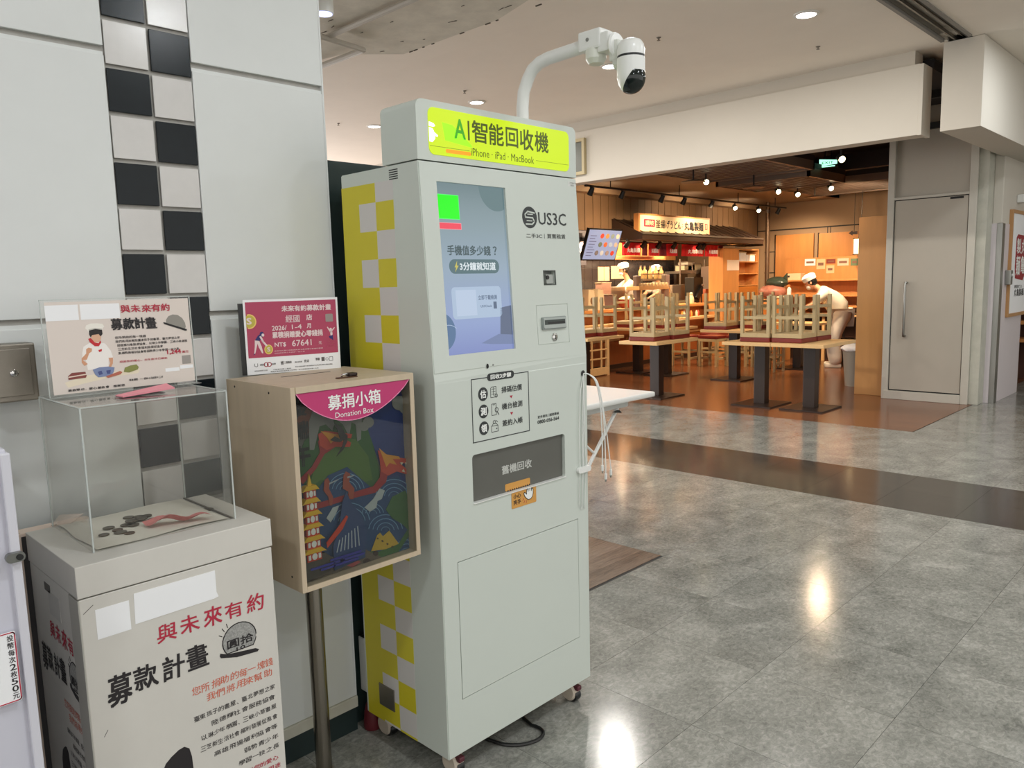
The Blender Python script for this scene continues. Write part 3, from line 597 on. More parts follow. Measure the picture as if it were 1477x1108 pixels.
# return bin
bn = part('bin_flap', MB().rect(LP, .140, .880, .574, 1.031, -.0298, -.012), mat('bin_grey', (92, 92, 86), .35, noise=3, amt=.08), K, 'dark grey return flap')
part('lettering', MB().text(LP, '舊機回收', .276, .941, .416, .969, .02, -.0112), mat('bin_white', (190, 192, 186), .5), bn)
part('bin_lip', MB().box(FX - .03, FX + .004, KY0 + .138, KY0 + .576, .8765, .8795), whitepl, K)
stk = mat('amber_sticker', (205, 150, 74), .45)
part('warning_sticker', MB().poly(LP, [(.300, .880), (.407, .880), (.407, .903), (.404, .906), (.292, .906), (.289, .903), (.289, .884)], -.0118, -.0112), stk, K)
sk = part('warning_sticker', MB().rrect(LP, .305, .822, .423, .876, .004, 0, .0008), stk, K, 'amber pinch warning sticker')
zz = MB()
for k in range(11): a = .296 + k * .0102; zz.poly(LP, [(a, .8800), (a + .0102, .8800), (a + .0051, .8865)], -.0112, -.0106)
part('printed_teeth', zz, blkp, sk)
part('lettering', MB().text(LP, '小心', .313, .854, .348, .869, .02, .0014).text(LP, '夾手', .313, .833, .348, .849, .02, .0014), blkp, sk)
hand = [(.372, .846), (.366, .853), (.362, .862), (.365, .866), (.371, .862), (.375, .858), (.376, .872), (.379, .875), (.382, .873), (.383, .866), (.384, .876), (.388, .879), (.391, .875), (.391, .867), (.392, .876), (.396, .878), (.399, .874), (.399, .865), (.401, .872), (.405, .873), (.407, .869), (.407, .855), (.403, .844), (.394, .838), (.382, .838)]
part('printed_hand', MB().poly(LP, hand, .0008, .0014), whitep, sk); part('printed_hand', MB().line(LP, hand, .0022, .0013, .0018, True), blkp, sk)
part('printed_spark', MB().line(LP, [(.362, .846), (.356, .840)], .0015, .0008, .0014).line(LP, [(.366, .838), (.362, .831)], .0015, .0008, .0014).line(LP, [(.374, .836), (.373, .828)], .0015, .0008, .0014), redp, sk)
# side vinyl squares
SPy = plane((0, KY0, 0), (1, 0, 0), (0, 0, 1))
yb = MB(); gb = MB(); xs = (-2.154, -2.062, -1.975, -1.886)
zr = [1.866] + [1.808 - .0857 * k for k in range(0, 21)] ; zr = [z for z in zr if z > .087] + [.087]
for k in range(len(zr) - 1):
    z1, z0 = zr[k], zr[k + 1]; odd = k % 2 == 1
    yb.rect(SPy, xs[0], z0, xs[1], z1, 0, .0004)
    (gb if odd else yb).rect(SPy, xs[1], z0, xs[2], z1, 0, .0004); (yb if odd else gb).rect(SPy, xs[2], z0, xs[3], z1, 0, .0004)
part('yellow_check_vinyl', yb, yellow, K); part('grey_check_vinyl', gb, kside, K)
vn = MB()
for k in range(5): vn.rect(SPy, -1.902, 1.866 + k * .0065, -1.860, 1.869 + k * .0065, 0, .0005)
part('vent_slots', vn, dark, K)
part('socket_plate', MB().rect(SPy, -2.082, .145, -2.0, .221, 0, .004), steeld, K, 'dull metal socket plate')
# casters
cw_ = mat('caster_cream', (196, 184, 168), .4); cr_ = mat('caster_plum', (84, 36, 46), .4)
for i, (x, y) in enumerate(((-1.785, 1.50), (-1.785, 2.085), (-2.12, 1.49), (-2.12, 2.08))):
    cs = part('caster', MB().cyl((x, y, .065), (x, y, .086), .028, .028, 16).lathe((x, y - .02, .036), [(.0, .0), (.030, .0), (.036, .006), (.036, .034), (.030, .04), (0, .04)], 20, (0, 1, 0)), cw_, K, smooth=True)
    part('wheel', MB().cyl((x + .015, y - .014, .0255), (x + .015, y + .014, .0255), .0255, .0255, 20), blackp, cs, smooth=True)
    part('brake_pedal', MB().box(x + .0, x + .046, y - .012, y + .012, .048, .066, .005), cr_, cs)
cb = MB(); pts = []
for i in range(15): t_ = PI * i / 14; pts.append((-1.765 + .075 * math.sin(t_), 1.775 + .075 * -math.cos(t_) + .03 * math.sin(t_), .007))
part('power_cable', cb.tube([(-1.93, 1.66, .007)] + pts + [(-1.95, 1.9, .007)], .006, 8), blackp, K, 'black cable looping out under the machine', smooth=True)
# ------------------------------------------------------------------ camera pole and security camera on the machine
PY = 2.082
cp = thing('camera_pole', 'bent white tube pole rising behind the yellow sign and arching forward', 'pole', (-1.945, PY, 1.907))
path = [(-1.957, PY, 1.9075), (-1.957, PY, 2.17), (-1.950, PY, 2.222), (-1.928, PY, 2.262), (-1.905, PY, 2.29), (-1.87, PY, 2.306), (-1.83, PY, 2.312), (-1.60, PY, 2.318)]
sm = []
for i in range(len(path) - 1):
    for k in range(3): sm.append(Vector(path[i]).lerp(Vector(path[i + 1]), k / 3))
part('tube', MB().tube(path, .0215, 16), whitepl, cp, smooth=60)
part('base_flange', MB().cyl((-1.957, PY, 1.9075), (-1.957, PY, 1.915), .0235, .0235, 20), whitepl, cp, smooth=True)
part('bracket', MB().box(-1.675, -1.585, PY - .032, PY + .032, 2.29, 2.352, .008).box(-1.60, -1.555, PY - .028, PY + .028, 2.275, 2.335, .006), whitepl, cp)
part('junction_box', MB().lathe((-1.625, PY, 2.285), [(.0, .01), (.034, .01), (.034, -.02), (.024, -.035), (0, -.035)], 20), mat('bracket_white', (214, 216, 205), .35), cp, smooth=30)
part('screw', MB().lathe((-1.635, PY - .032, 2.322), [(.0, 0), (.006, 0), (.005, .003), (0, .003)], 12, (0, -1, 0)), steel, cp)
sc_ = thing('security_camera', 'white and black dome security camera hanging from the bent pole', 'camera', (-1.49, PY, 2.2))
cx0 = -1.488
part('mount_ring', MB().lathe((-1.55, PY, 2.29), [(.0, 0), (.036, 0), (.04, .006), (.036, .012), (0, .012)], 24, (1, 0, 0)), whitepl, sc_, smooth=True)
part('swivel', MB().box(-1.56, -1.525, PY - .02, PY + .02, 2.24, 2.305, .008).cyl((-1.545, PY, 2.235), (-1.52, PY, 2.235), .02), mat('bracket_shade', (206, 208, 200), .35), sc_)
part('shell', MB().lathe((cx0, PY, 2.246), [(0, .052), (.018, .051), (.032, .045), (.040, .034), (.043, .018), (.043, .0)][::-1], 32), whitepl, sc_, smooth=True)
part('seam_ring', MB().lathe((cx0, PY, 2.239), [(0, 0), (.0425, 0), (.0425, .007), (0, .007)], 32), blackp, sc_, smooth=30)
part('lower_shell', MB().lathe((cx0, PY, 2.18), [(0, -.046), (.016, -.044), (.03, -.035), (.04, -.018), (.0435, .0), (.0435, .059), (0, .059)], 32), whitepl, sc_, smooth=40)
bmx = bmesh.new(); bmesh.ops.create_uvsphere(bmx, u_segments=32, v_segments=20, radius=1)
for v in bmx.verts: v.co = Vector((v.co.x * .0445, v.co.y * .0445, v.co.z * .047 + (0.012 if v.co.z > 0 else 0) * v.co.z))
# dark lens window: front-facing part of the lower ball (towards +x, +y and down)
fd = Vector((0.76, 0.25, -0.60)).normalized()
bmesh.ops.bisect_plane(bmx, geom=bmx.verts[:] + bmx.edges[:] + bmx.faces[:], plane_co=fd * .006, plane_no=fd, clear_inner=True)
mbx = MB(); mbx.v = [(v.co.x * 1.02 + cx0, v.co.y * 1.02 + PY, v.co.z * 1.02 + 2.18) for v in bmx.verts]; bmx.verts.index_update(); mbx.f = [tuple(v.index for v in f.verts) for f in bmx.faces]; bmx.free()
part('lens_window', mbx, mat('lens_black', (22, 30, 28), .12), sc_, 'glossy black lens window', smooth=True)

# ------------------------------------------------------------------ white cables and clip
wc = mat('cable_white', (222, 224, 220), .4)
clip = thing('cable_clip', 'small white adhesive cable clip on the right edge of the machine front', 'clip', (FX, 2.11, .88))
part('clip_body', MB().rrect(LP, .636, .876, .706, .897, .0095, 0, .012), whitepl, clip, smooth=30)
part('grommet', MB().lathe((FX, KY0 + .679, 1.231), [(.0, 0.0), (.009, 0), (.011, .002), (.009, .003), (.0, .003)], 16, (1, 0, 0)), blackp, clip)
hole = Vector((FX + .004, KY0 + .679, 1.231))
def hang(dx, dy, zend, arch, nm, lab):
    pts = [hole + Vector((0, 0, 0)), hole + Vector((.015, .012, -.004)), hole + Vector((.03 + dx * .3, .035 * arch, -.03)), hole + Vector((.035 + dx * .7, .055 * arch, -.10)), hole + Vector((.036 + dx, .066 * arch + dy * .3, -.2)), hole + Vector((.036 + dx, .07 * arch + dy * .7, -.3)), hole + Vector((.036 + dx, .07 * arch + dy, zend - hole.z))]
    fine = []
    for i in range(len(pts) - 1):
        p0 = pts[max(i - 1, 0)]; p1 = pts[i]; p2 = pts[i + 1]; p3 = pts[min(i + 2, len(pts) - 1)]
        for k in range(5):
            t = k / 5; fine.append(.5 * ((2 * p1) + (p2 - p0) * t + (2 * p0 - 5 * p1 + 4 * p2 - p3) * t * t + (3 * p1 - p0 - 3 * p2 + p3) * t ** 3))
    fine.append(pts[-1])
    t = thing('charging_cable', lab, 'cable', fine[-1], 'cables hanging from the machine')
    part('cord', MB().tube(fine, .0022, 8), wc, t, smooth=True)
    e = fine[-1]; part('connector', MB().box(e.x - .0035, e.x + .0035, e.y - .004, e.y + .004, e.z - .022, e.z, .0015), whitepl, t); part('plug', MB().box(e.x - .0015, e.x + .0015, e.y - .003, e.y + .003, e.z - .03, e.z - .022), steel, t)
hang(0, -.004, .895, .85, 'a', 'white charging cable with the highest plug hanging right of the machine')
hang(.004, .003, .862, .95, 'b', 'white charging cable hanging in the middle of the three')
hang(-.004, .032, .868, 1.12, 'c', 'white charging cable farthest right whose end swings away from the machine')
for k, (a, b) in enumerate(((0.0, -.012), (.006, .004))):
    pts = [hole, hole + Vector((.004, -.012 + b, -.06)), hole + Vector((.003, -.02 + b, -.2)), Vector((FX + .006, KY0 + .662 + b, .89)), Vector((FX + .004, KY0 + .655 + b, .76)), Vector((FX + .004, KY0 + .67 + b, .74)), Vector((FX + .005, KY0 + .68 + b, .89)), hole + Vector((.003, -.002 + b * .3, -.15)), hole]
    single('clipped_cable', MB().tube(pts, .0015, 6), wc, ('thin white cable loop held by the clip, left strand' if k == 0 else 'thin white cable loop held by the clip, right strand'), 'cable', smooth=True)

# ------------------------------------------------------------------ wooden donation cabinet on a steel post
B = thing('donation_cabinet', 'pale wooden wall cabinet with glass front and magenta donation label on a steel post', 'cabinet', (-1.93, 1.19, 0))
BX, BB, BY0, BY1, BZ0, BZ1 = -1.75, -2.10, .986, 1.386, .766, 1.306
part('side_panel', MB().box(BB, BX, BY0, BY0 + .014, BZ0, BZ1, .001), oak, B); part('side_panel', MB().box(BB, BX, BY1 - .022, BY1 - .008, BZ0, BZ1, .001), oak, B)
part('side_panel', MB().box(BB + .002, BX - .01, BY1 - .007, BY1, BZ0 + .004, BZ1 - .003, .001), mat('oak_edge', (142, 126, 104), .5), B)
part('bottom_panel', MB().box(BB, BX, BY0 + .014, BY1 - .022, BZ0, BZ0 + .014), oak, B)
part('top_panel', MB().box(BB, BX - .112, BY0 + .0142, BY1 - .0222, BZ1 - .014, BZ1, .0006), oak, B); part('top_panel', MB().box(BX - .111, BX - .0, BY0 + .0142, BY1 - .0222, BZ1 - .014, BZ1, .0006), oak, B)
part('frame_strip', MB().box(BX - .004, BX + .002, BY0 + .014, BY1 - .022, BZ1 - .0165, BZ1 - .0002), oak, B)
part('coin_slot', MB().box(-2.0, -1.994, 1.10, 1.26, BZ1, BZ1 + .0006), dark, B)
part('back_panel', MB().box(BB, BB + .01, BY0 + .014, BY1 - .022, BZ0 + .014, BZ1 - .014), oak, B)
part('screw_hole', MB().cyl((-2.05, BY0, 1.288), (-2.05, BY0 - .0008, 1.288), .003), dark, B); part('screw_hole', MB().cyl((-1.86, BY0, 1.285), (-1.86, BY0 - .0008, 1.285), .003), dark, B); part('screw_hole', MB().cyl((-1.80, BY0, .80), (-1.80, BY0 - .0008, .80), .003), dark, B)
glass = bpy.data.materials.new('cabinet_glass'); glass.use_nodes = True
def setup_glass(m, tint, mixf, rough=0.02):
    nt = m.node_tree; nt.nodes.clear(); o = nt.nodes.new('ShaderNodeOutputMaterial'); mx = nt.nodes.new('ShaderNodeMixShader'); tr = nt.nodes.new('ShaderNodeBsdfTransparent'); gl = nt.nodes.new('ShaderNodeBsdfGlossy')
    fr = nt.nodes.new('ShaderNodeLayerWeight'); fr.inputs[0].default_value = 0.5; pw = nt.nodes.new('ShaderNodeMath'); pw.operation = 'POWER'; pw.inputs[1].default_value = 4.0
    nt.links.new(fr.outputs['Facing'], pw.inputs[0]); ad = nt.nodes.new('ShaderNodeMath'); ad.operation = 'MULTIPLY_ADD'; ad.inputs[1].default_value = 0.7; ad.inputs[2].default_value = mixf; nt.links.new(pw.outputs[0], ad.inputs[0])
    tr.inputs[0].default_value = tint; gl.inputs['Roughness'].default_value = rough; nt.links.new(ad.outputs[0], mx.inputs[0]); nt.links.new(tr.outputs[0], mx.inputs[1]); nt.links.new(gl.outputs[0], mx.inputs[2]); nt.links.new(mx.outputs[0], o.inputs[0])
setup_glass(glass, (.80, .81, .79, 1), 0.03)
acr = bpy.data.materials.new('acrylic'); acr.use_nodes = True; setup_glass(acr, (.965, .965, .955, 1), 0.03, .05)
acre = mat('acrylic_edge', (186, 192, 188), .2)
GY0, GY1, GZ0, GZ1 = BY0 + .014, BY1 - .022, BZ0 + .014, BZ1 - .0165
part('glass_front', MB().box(BX - .006, BX - .003, GY0, GY1, GZ0, GZ1), glass, B)
# the picture inside: back print and a few standing cut-outs
AX = -1.79
AP = planeX(AX)
def A2(x, y): p = at(420 + x / 3.26, 520 + y / 3.26, x=AX); return (min(max(p.y, GY0 + .0005), GY1 - .0005), min(max(p.z, GZ0 + .001), GZ1 - .001))
def app(mb, pts, d0, d1): return mb.poly(AP, [A2(*p) for p in pts][::-1], d0, d1)
art = part('picture_back', MB().rect(AP, GY0, GZ0, GY1, GZ1, -.004, 0), mat('art_grey', (96, 96, 90), .6), B, 'printed seaside festival picture behind glass')
def ap(n, c, pts, d, lab=None):
    m_ = mat('art_' + n, c, .55)
    for i, p in enumerate(pts if isinstance(pts[0][0], (tuple, list)) else [pts]): part(n, app(MB(), p, d + i * .00006, d + .0008 + i * .00006), m_, art, lab)
ap('sky_print', (26, 52, 116), [(340, 120), (480, 90), (580, 80), (585, 620), (440, 560), (350, 300)], .0004)
ap('hill_print', (46, 92, 42), [(0, 640), (10, 520), (60, 380), (100, 330), (160, 270), (230, 240), (300, 255), (350, 300), (385, 400), (410, 500), (430, 640), (200, 700)], .0010, 'green hill')
ap('field_print', (78, 112, 46), [(130, 420), (210, 360), (300, 370), (360, 450), (380, 560), (250, 600), (140, 560), (80, 600)], .0018)
ap('cliff_print', (128, 66, 40), [(60, 180), (170, 200), (110, 330), (60, 350), (20, 300)], .0016)
ap('cloud_print', (132, 134, 130), [[(80, 290), (110, 200), (180, 200), (200, 300), (190, 330), (160, 300), (130, 310), (105, 420), (85, 420)], [(215, 280), (330, 250), (325, 370), (308, 380), (300, 300), (280, 290), (270, 360), (255, 330), (240, 300)], el(360, 290, 26), el(340, 310, 22), el(505, 200, 34), el(535, 225, 28), el(560, 180, 30)], .0024)
ap('sea_print', (28, 66, 110), [(25, 560), (80, 600), (110, 620), (170, 540), (260, 500), (330, 560), (400, 620), (430, 560), (500, 540), (570, 600), (580, 900), (300, 960), (40, 1010)], .0030, 'blue sea')
wv = MB()
for (x, y, rs) in ((255, 610, (30, 48, 66, 84)), (55, 640, (22, 38, 54)), (480, 640, (26, 46, 66, 86)), (270, 760, (30, 52, 74, 96)), (440, 800, (20, 40, 60, 80)), (545, 920, (22, 42, 62, 82)), (380, 720, (18, 34, 50))):
    c0 = A2(x, y); c1 = A2(x + 10, y)
    for r in rs:
        pts = [A2(x + r * math.cos(t), y - r * .95 * math.sin(t)) for t in [.15 + (PI - .3) * k / 12 for k in range(13)]]
        wv.line(AP, pts, .0022, .0040, .0045)
part('wave_lines', wv, mat('art_wave', (112, 156, 190), .55), art, kind='stuff')
ap('island_print', (58, 100, 54), [[(440, 700), (470, 640), (530, 610), (572, 620), (578, 790), (520, 770), (470, 740)], [(330, 890), (400, 900), (500, 860), (545, 790), (560, 820), (500, 900), (400, 930), (340, 920)]], .0046, 'green island')
ap('foam_print', (170, 180, 182), [[(340, 690), (380, 650), (410, 600), (435, 610), (420, 650), (400, 660), (395, 690), (365, 710)], [(160, 740), (190, 690), (220, 680), (205, 720), (180, 760)]], .0052)
ap('boat_print', (150, 40, 44), [[(30, 560), (90, 500), (130, 430), (120, 380), (150, 350), (200, 350), (210, 400), (150, 440), (110, 510), (50, 580)], [(30, 690), (150, 660), (280, 620), (380, 590), (410, 550), (415, 500), (450, 520), (440, 570), (390, 620), (270, 650), (140, 690), (40, 715)]], .0058, 'dark red dragon boat')
ap('dragon_print', (186, 64, 44), [[(120, 345), (150, 330), (200, 335), (280, 345), (275, 365), (235, 362), (275, 385), (270, 405), (200, 405), (160, 420), (130, 400)], [(400, 420), (440, 440), (500, 455), (552, 455), (545, 480), (500, 480), (545, 505), (550, 530), (490, 520), (450, 540), (415, 520), (410, 470)]], .0064, 'red dragon head')
ap('mane_print', (206, 140, 44), [[(405, 410), (440, 440), (500, 450), (505, 462), (470, 462), (490, 490), (455, 480), (440, 500), (425, 460)], [(130, 330), (200, 345), (250, 345), (220, 358), (240, 380), (195, 370), (180, 390), (160, 360)]], .0070, 'golden mane')
ap('teeth_print', (214, 206, 180), [[(505, 478), (512, 490), (519, 478)], [(528, 478), (535, 490), (542, 476)], [(512, 520), (520, 508), (528, 524)]], .0074)
ap('rower_print', (156, 72, 52), [[(235, 600), (238, 540), (250, 520), (270, 530), (265, 570), (290, 600), (285, 650), (262, 650), (262, 615)], [(145, 610), (150, 560), (165, 550), (175, 570), (170, 600), (190, 640), (185, 680), (172, 680), (168, 640)], [(48, 620), (55, 590), (72, 590), (72, 640), (60, 680)]], .0070, 'rower')
ap('flag_line', (170, 180, 184), [[(255, 545), (290, 535), (288, 540), (258, 552)], [(170, 575), (215, 555), (213, 560), (172, 581)]], .0078)
ap('mountain_print', (190, 158, 52), [[(370, 895), (398, 820), (412, 808), (425, 825), (455, 798), (500, 860), (440, 885)]], .0058, 'yellow mountain')
ap('dots_print', (80, 62, 40), [el(400 + (k * 23) % 70, 835 + (k * 13) % 40, 4) for k in range(8)], .0068)
ap('rock_print', (98, 88, 76), [[(40, 1010), (60, 960), (110, 920), (180, 930), (250, 890), (330, 880), (420, 930), (500, 905), (575, 880), (575, 905), (300, 990), (45, 1060)]], .0062)
ap('pebble_print', (60, 46, 40), [el(285, 880, 16), el(350, 945, 18), el(290, 955, 14), el(95, 1035, 12), el(390, 905, 12)], .0070)
ap('blossom_print', (176, 84, 88), [el(240, 915, 14), el(215, 900, 10), [(250, 960), (290, 930), (320, 945), (280, 975)]], .0071)
part('lettering', MB().text(AP, '慶', *A2(12, 262), *A2(60, 190), .04, .0082).text(AP, '端', *A2(14, 372), *A2(70, 282), .04, .0082).text(AP, '午', *A2(20, 500), *A2(76, 395), .04, .0082), mat('art_letter', (26, 30, 28), .6), art)
S = thing('pagoda_cutout', 'small yellow roofed red paper pagoda cut-out standing inside the glass cabinet', 'cutout', (-1.772, 1.05, BZ0 + .014))
pgx = -1.772; pl = planeX(pgx); py = 1.036; zb = .838
yl = mat('pagoda_yellow', (226, 180, 36), .5); rd = mat('pagoda_red', (200, 62, 34), .5)
for k in range(6):
    w = .030 - .0018 * k; z = zb + k * .034
    part('storey', MB().box(pgx - .006, pgx + .006, py - w * .72, py + w * .72, z, z + .022), rd, S)
    part('window', MB().disc(pl, py, z + .012, w * .26, .009, .006, .0075).rect(pl, py - w * .62, z + .005, py - w * .38, z + .018, .006, .0075).rect(pl, py + w * .38, z + .005, py + w * .62, z + .018, .006, .0075), whitep, S)
    part('eave', MB().poly(pl, [(py - w * 1.2, z + .020), (py - w * .7, z + .034), (py + w * .7, z + .034), (py + w * 1.2, z + .020), (py + w * .9, z + .022), (py - w * .9, z + .022)], -.009, .009), yl, S)
part('spire', MB().poly(pl, [(py - .006, zb + .204), (py, zb + .235), (py + .006, zb + .204)], -.003, .003), yl, S)
part('base', MB().poly(pl, [(py - .05, BZ0 + .02), (py - .045, zb + .01), (py - .02, zb + .02), (py + .035, zb + .012), (py + .06, zb - .01), (py + .045, BZ0 + .03)], -.008, .004), mat('rock_dark', (72, 66, 58), .7), S)
ms = MB()
for (a, z, l) in ((1.02, .815, .10), (1.05, .806, .12), (1.08, .824, .10), (1.11, .815, .08)): ms.rrect(planeX(-1.764), a, z, a + l, z + .006, .003, 0, .002)
for a, z in ((1.09, .806), (1.12, .812)): ms.rrect(planeX(-1.764), a, z, a + .005, z + .014, .002, 0, .002)
single('mist_cutout', ms, mat('mist_blue', (48, 50, 150), .5), 'blue violet mist bars cut-out at the bottom of the glass cabinet', 'cutout')
sw = planeX(-1.768)
single('swallow_cutout', MB().poly(sw, [(1.118, 1.195), (1.128, 1.175), (1.134, 1.150), (1.118, 1.160), (1.104, 1.152), (1.116, 1.146), (1.132, 1.142), (1.146, 1.146), (1.140, 1.130), (1.120, 1.105), (1.142, 1.120), (1.156, 1.140), (1.158, 1.156), (1.150, 1.164), (1.142, 1.182)], 0, .002), blackp, 'black swallow cut-out hanging inside the glass cabinet', 'cutout')
fc = thing('festival_cutout', 'painted blue rock and boat cut-out standing in the middle of the glass cabinet', 'cutout', (-1.778, 1.16, BZ0 + .014))
part('rock', MB().poly(planeX(-1.7785), [(1.10, .79), (1.10, .86), (1.12, .90), (1.135, .97), (1.15, 1.0), (1.165, .965), (1.19, .93), (1.21, .87), (1.20, .80)], 0, .003), mat('rock_blue', (40, 66, 112), .6), fc)
bs = MB()
for k in range(7): bs.line(planeX(-1.7755), [(1.11 + .012 * k, .84), (1.12 + .010 * k, .87 + .004 * k)], .003, 0, .001)
part('rope_pattern', bs, mat('rope_white', (170, 180, 190), .6), fc)
part('boat', MB().poly(planeX(-1.7745), [(1.08, .86), (1.13, .90), (1.15, .93), (1.145, .935), (1.12, .912), (1.078, .875)], 0, .002), rd, fc)
# magenta label
mp = []
for i in range(25):
    t_ = i / 24; mp.append((GY0 + .002 + t_ * (GY1 - GY0 - .006), GZ1 - .002 - .088 * math.sin(PI * (t_ ** .92)) ** .8))
lb_ = part('donation_label', MB().poly(planeX(BX - .003), [(GY1 - .004, GZ1 - .001), (GY0 + .002, GZ1 - .001)] + mp, 0, .002), pink, B, 'magenta half round label')
part('label_edge', MB().line(planeX(BX - .001), mp, .0022, 0, .0012), mat('label_edge', (226, 140, 176), .4), lb_)
part('lettering', MB().text(planeX(BX - .001), '募捐小箱', 1.093, 1.234, 1.260, 1.273, .014, .001).text(planeX(BX - .001), 'Donation Box', 1.113, 1.2115, 1.235, 1.226, 0, .001), whitep, lb_)
# post
part('post', MB().cyl((-2.04, 1.185, 0.012), (-2.04, 1.185, BZ0), .025, .025, 28), mat('post_steel', (150, 144, 134), .22, 1.0), B, smooth=40)
part('post_foot', MB().cyl((-2.04, 1.185, 0.0), (-2.04, 1.185, .012), .05, .05, 28).cyl((-2.04, 1.185, 0.012), (-2.04, 1.185, .05), .031, .031, 28), steeld, B, smooth=40)
# lock on top
L = thing('cabinet_padlock', 'small brass and black hasp lock lying on top of the wooden cabinet', 'lock', (-1.82, 1.2, BZ1))
part('hasp', MB().rrect(plane((-1.815, 1.2, BZ1), (0, 1, 0), (-1, 0, 0)), -.035, -.008, .03, .010, .005, 0, .003), mat('old_brass', (92, 66, 48), .4, .6), L)
part('shackle', MB().tube([(-1.82, 1.185, BZ1 + .004), (-1.827, 1.19, BZ1 + .008), (-1.825, 1.205, BZ1 + .010), (-1.818, 1.21, BZ1 + .006)], .0028, 8), chrome, L, smooth=True)
part('lock_case', MB().box(-1.835, -1.812, 1.205, 1.232, BZ1 + .003, BZ1 + .012, .003), mat('lock_dark', (46, 34, 30), .4, .4), L)
# fundraising flyer in stand
y0, y1, z0, z1 = 1.056, 1.336, BZ1 + .002, 1.516
fx = -2.06; tilt = .0
FL = thing('fundraising_flyer', 'magenta fundraising flyer in a white frame leaning on top of the wooden cabinet', 'flyer', (fx, 1.19, BZ1))
fu = (at(491, 530, z=BZ1) - at(357, 541, z=BZ1)); fo = at(357, 541.5, z=BZ1)
fpl = plane(fo, (fu.x, fu.y, 0), (0, 0, 1)); fw = fu.length
fh_ = .219
part('backing', MB().rect(fpl, -.012, 0, fw - .012, fh_ - .01, -.012, -.002), blackp, FL); part('sheet', MB().rect(fpl, 0, 0, fw, fh_, 0, .0015), paper, FL)
def Fp(x, y): return ((x - 185) / (1325 - 185) * fw, (1035 - y) / (1035 - 75) * fh_)
Q = lambda x, y: (x / 1150 * fw, (960 - y) / 960 * fh_)     # picture units 1150 x 960 from the upper left
def fq(mb, x0, y0, x1, y1, d0=.0015, d1=.002): a = Q(x0, y1); b = Q(x1, y0); return mb.rect(fpl, a[0], a[1], b[0], b[1], d0, d1)
def ft(mb, s, x0, y0, x1, y1, bold=0.02, **k): a = Q(x0, y1); b = Q(x1, y0); return mb.text(fpl, s, a[0], a[1], b[0], b[1], bold, .0026, **k)
part('pink_field', fq(MB(), 25, 30, 1125, 745), mat('flyer_pink', (172, 62, 92), .5), FL)
ivory = mat('flyer_ivory', (226, 206, 206), .6)
m_ = MB(); ft(m_, '未來有約募款計畫', 450, 90, 1060, 165, .03); ft(m_, '店', 745, 215, 815, 290, .03); ft(m_, '2026/', 320, 345, 495, 405, .015); ft(m_, '1-4', 560, 340, 680, 400, .01); ft(m_, '月', 745, 335, 795, 395, .02)
ft(m_, '累積捐贈愛心零錢捐', 320, 425, 935, 505, .03); ft(m_, 'NT$', 340, 565, 475, 625, .02); ft(m_, '67641', 550, 545, 790, 625, .01); ft(m_, '經國', 490, 215, 660, 310, .008); ft(m_, '元', 880, 580, 920, 620, .005)
ft(m_, '感謝您的愛心捐款捐款將全數捐贈社會福利團體', 330, 665, 930, 680, 0); ft(m_, '協助弱勢青少年學習一技之長', 330, 695, 700, 708, 0)
part('lettering', m_, ivory, FL)
gold = mat('coin_gold', (190, 176, 70), .5); gl = mat('coin_rim', (232, 196, 110), .5)
a = Q(60, 275); part('coin_print', MB().poly(fpl, [p for p in el(a[0], a[1], .0205, .0215, 24) if p[0] > .0055] , .002, .0024), gl, FL); part('coin_print', MB().poly(fpl, [p for p in el(a[0], a[1], .017, .018, 24) if p[0] > .0055], .0024, .0027), gold, FL); part('lettering', MB().text(fpl, 'S', a[0] - .007, a[1] - .008, a[0] + .006, a[1] + .010, .03, .0032), ivory, FL)
a = Q(265, 645); part('coin_print', MB().disc(fpl, a[0], a[1], .0125, .0145, .002, .0024), gl, FL); part('coin_print', MB().disc(fpl, a[0], a[1], .010, .012, .0024, .0027), gold, FL); part('lettering', MB().text(fpl, 'S', a[0] - .004, a[1] - .006, a[0] + .004, a[1] + .006, .03, .0032), ivory, FL)
navy = mat('print_navy', (44, 44, 104), .6)
part('printed_figure', MB().poly(fpl, [Q(110, 520), Q(150, 460), Q(195, 430), Q(210, 470), Q(165, 530)], .002, .0024).disc(fpl, *Q(196, 440), .006, .0065, .0021, .0026).line(fpl, [Q(100, 690), Q(90, 700)], .002, .002, .0024), navy, FL)
part('printed_figure', MB().poly(fpl, [Q(110, 515), Q(160, 525), Q(185, 600), Q(200, 690), Q(185, 690), Q(150, 610), Q(140, 560), Q(105, 690), Q(92, 690), Q(105, 600)], .002, .0024).line(fpl, [Q(180, 480), Q(205, 540), Q(240, 590)], .0055, .0022, .0026).disc(fpl, *Q(208, 455), .004, .0045, .0026, .0029), ivory, FL)
part('printed_figure', MB().line(fpl, [Q(1005, 400), Q(1040, 470), Q(1090, 410)], .003, .002, .0024).poly(fpl, [Q(1030, 450), Q(1060, 445), Q(1065, 500), Q(1040, 520)], .002, .0024).disc(fpl, *Q(1043, 430), .004, .005, .002, .0026), ivory, FL)
part('printed_figure', MB().poly(fpl, [Q(1015, 520), Q(1065, 505), Q(1070, 580), Q(1050, 560), Q(1025, 550)], .002, .0024), navy, FL)
m_ = MB()
for k in range(3): fq(m_, 985 + 0, 575 + k * 36, 1085, 590 + k * 36)
part('printed_bars', m_, gold, FL); part('blank_square', MB().rrect(fpl, *Q(985, 325), *Q(1080, 220), .003, .002, .0024), mat('flyer_grey', (150, 140, 136), .6), FL)
m_ = MB(); gx = mat('print_grey', (96, 92, 90), .6)
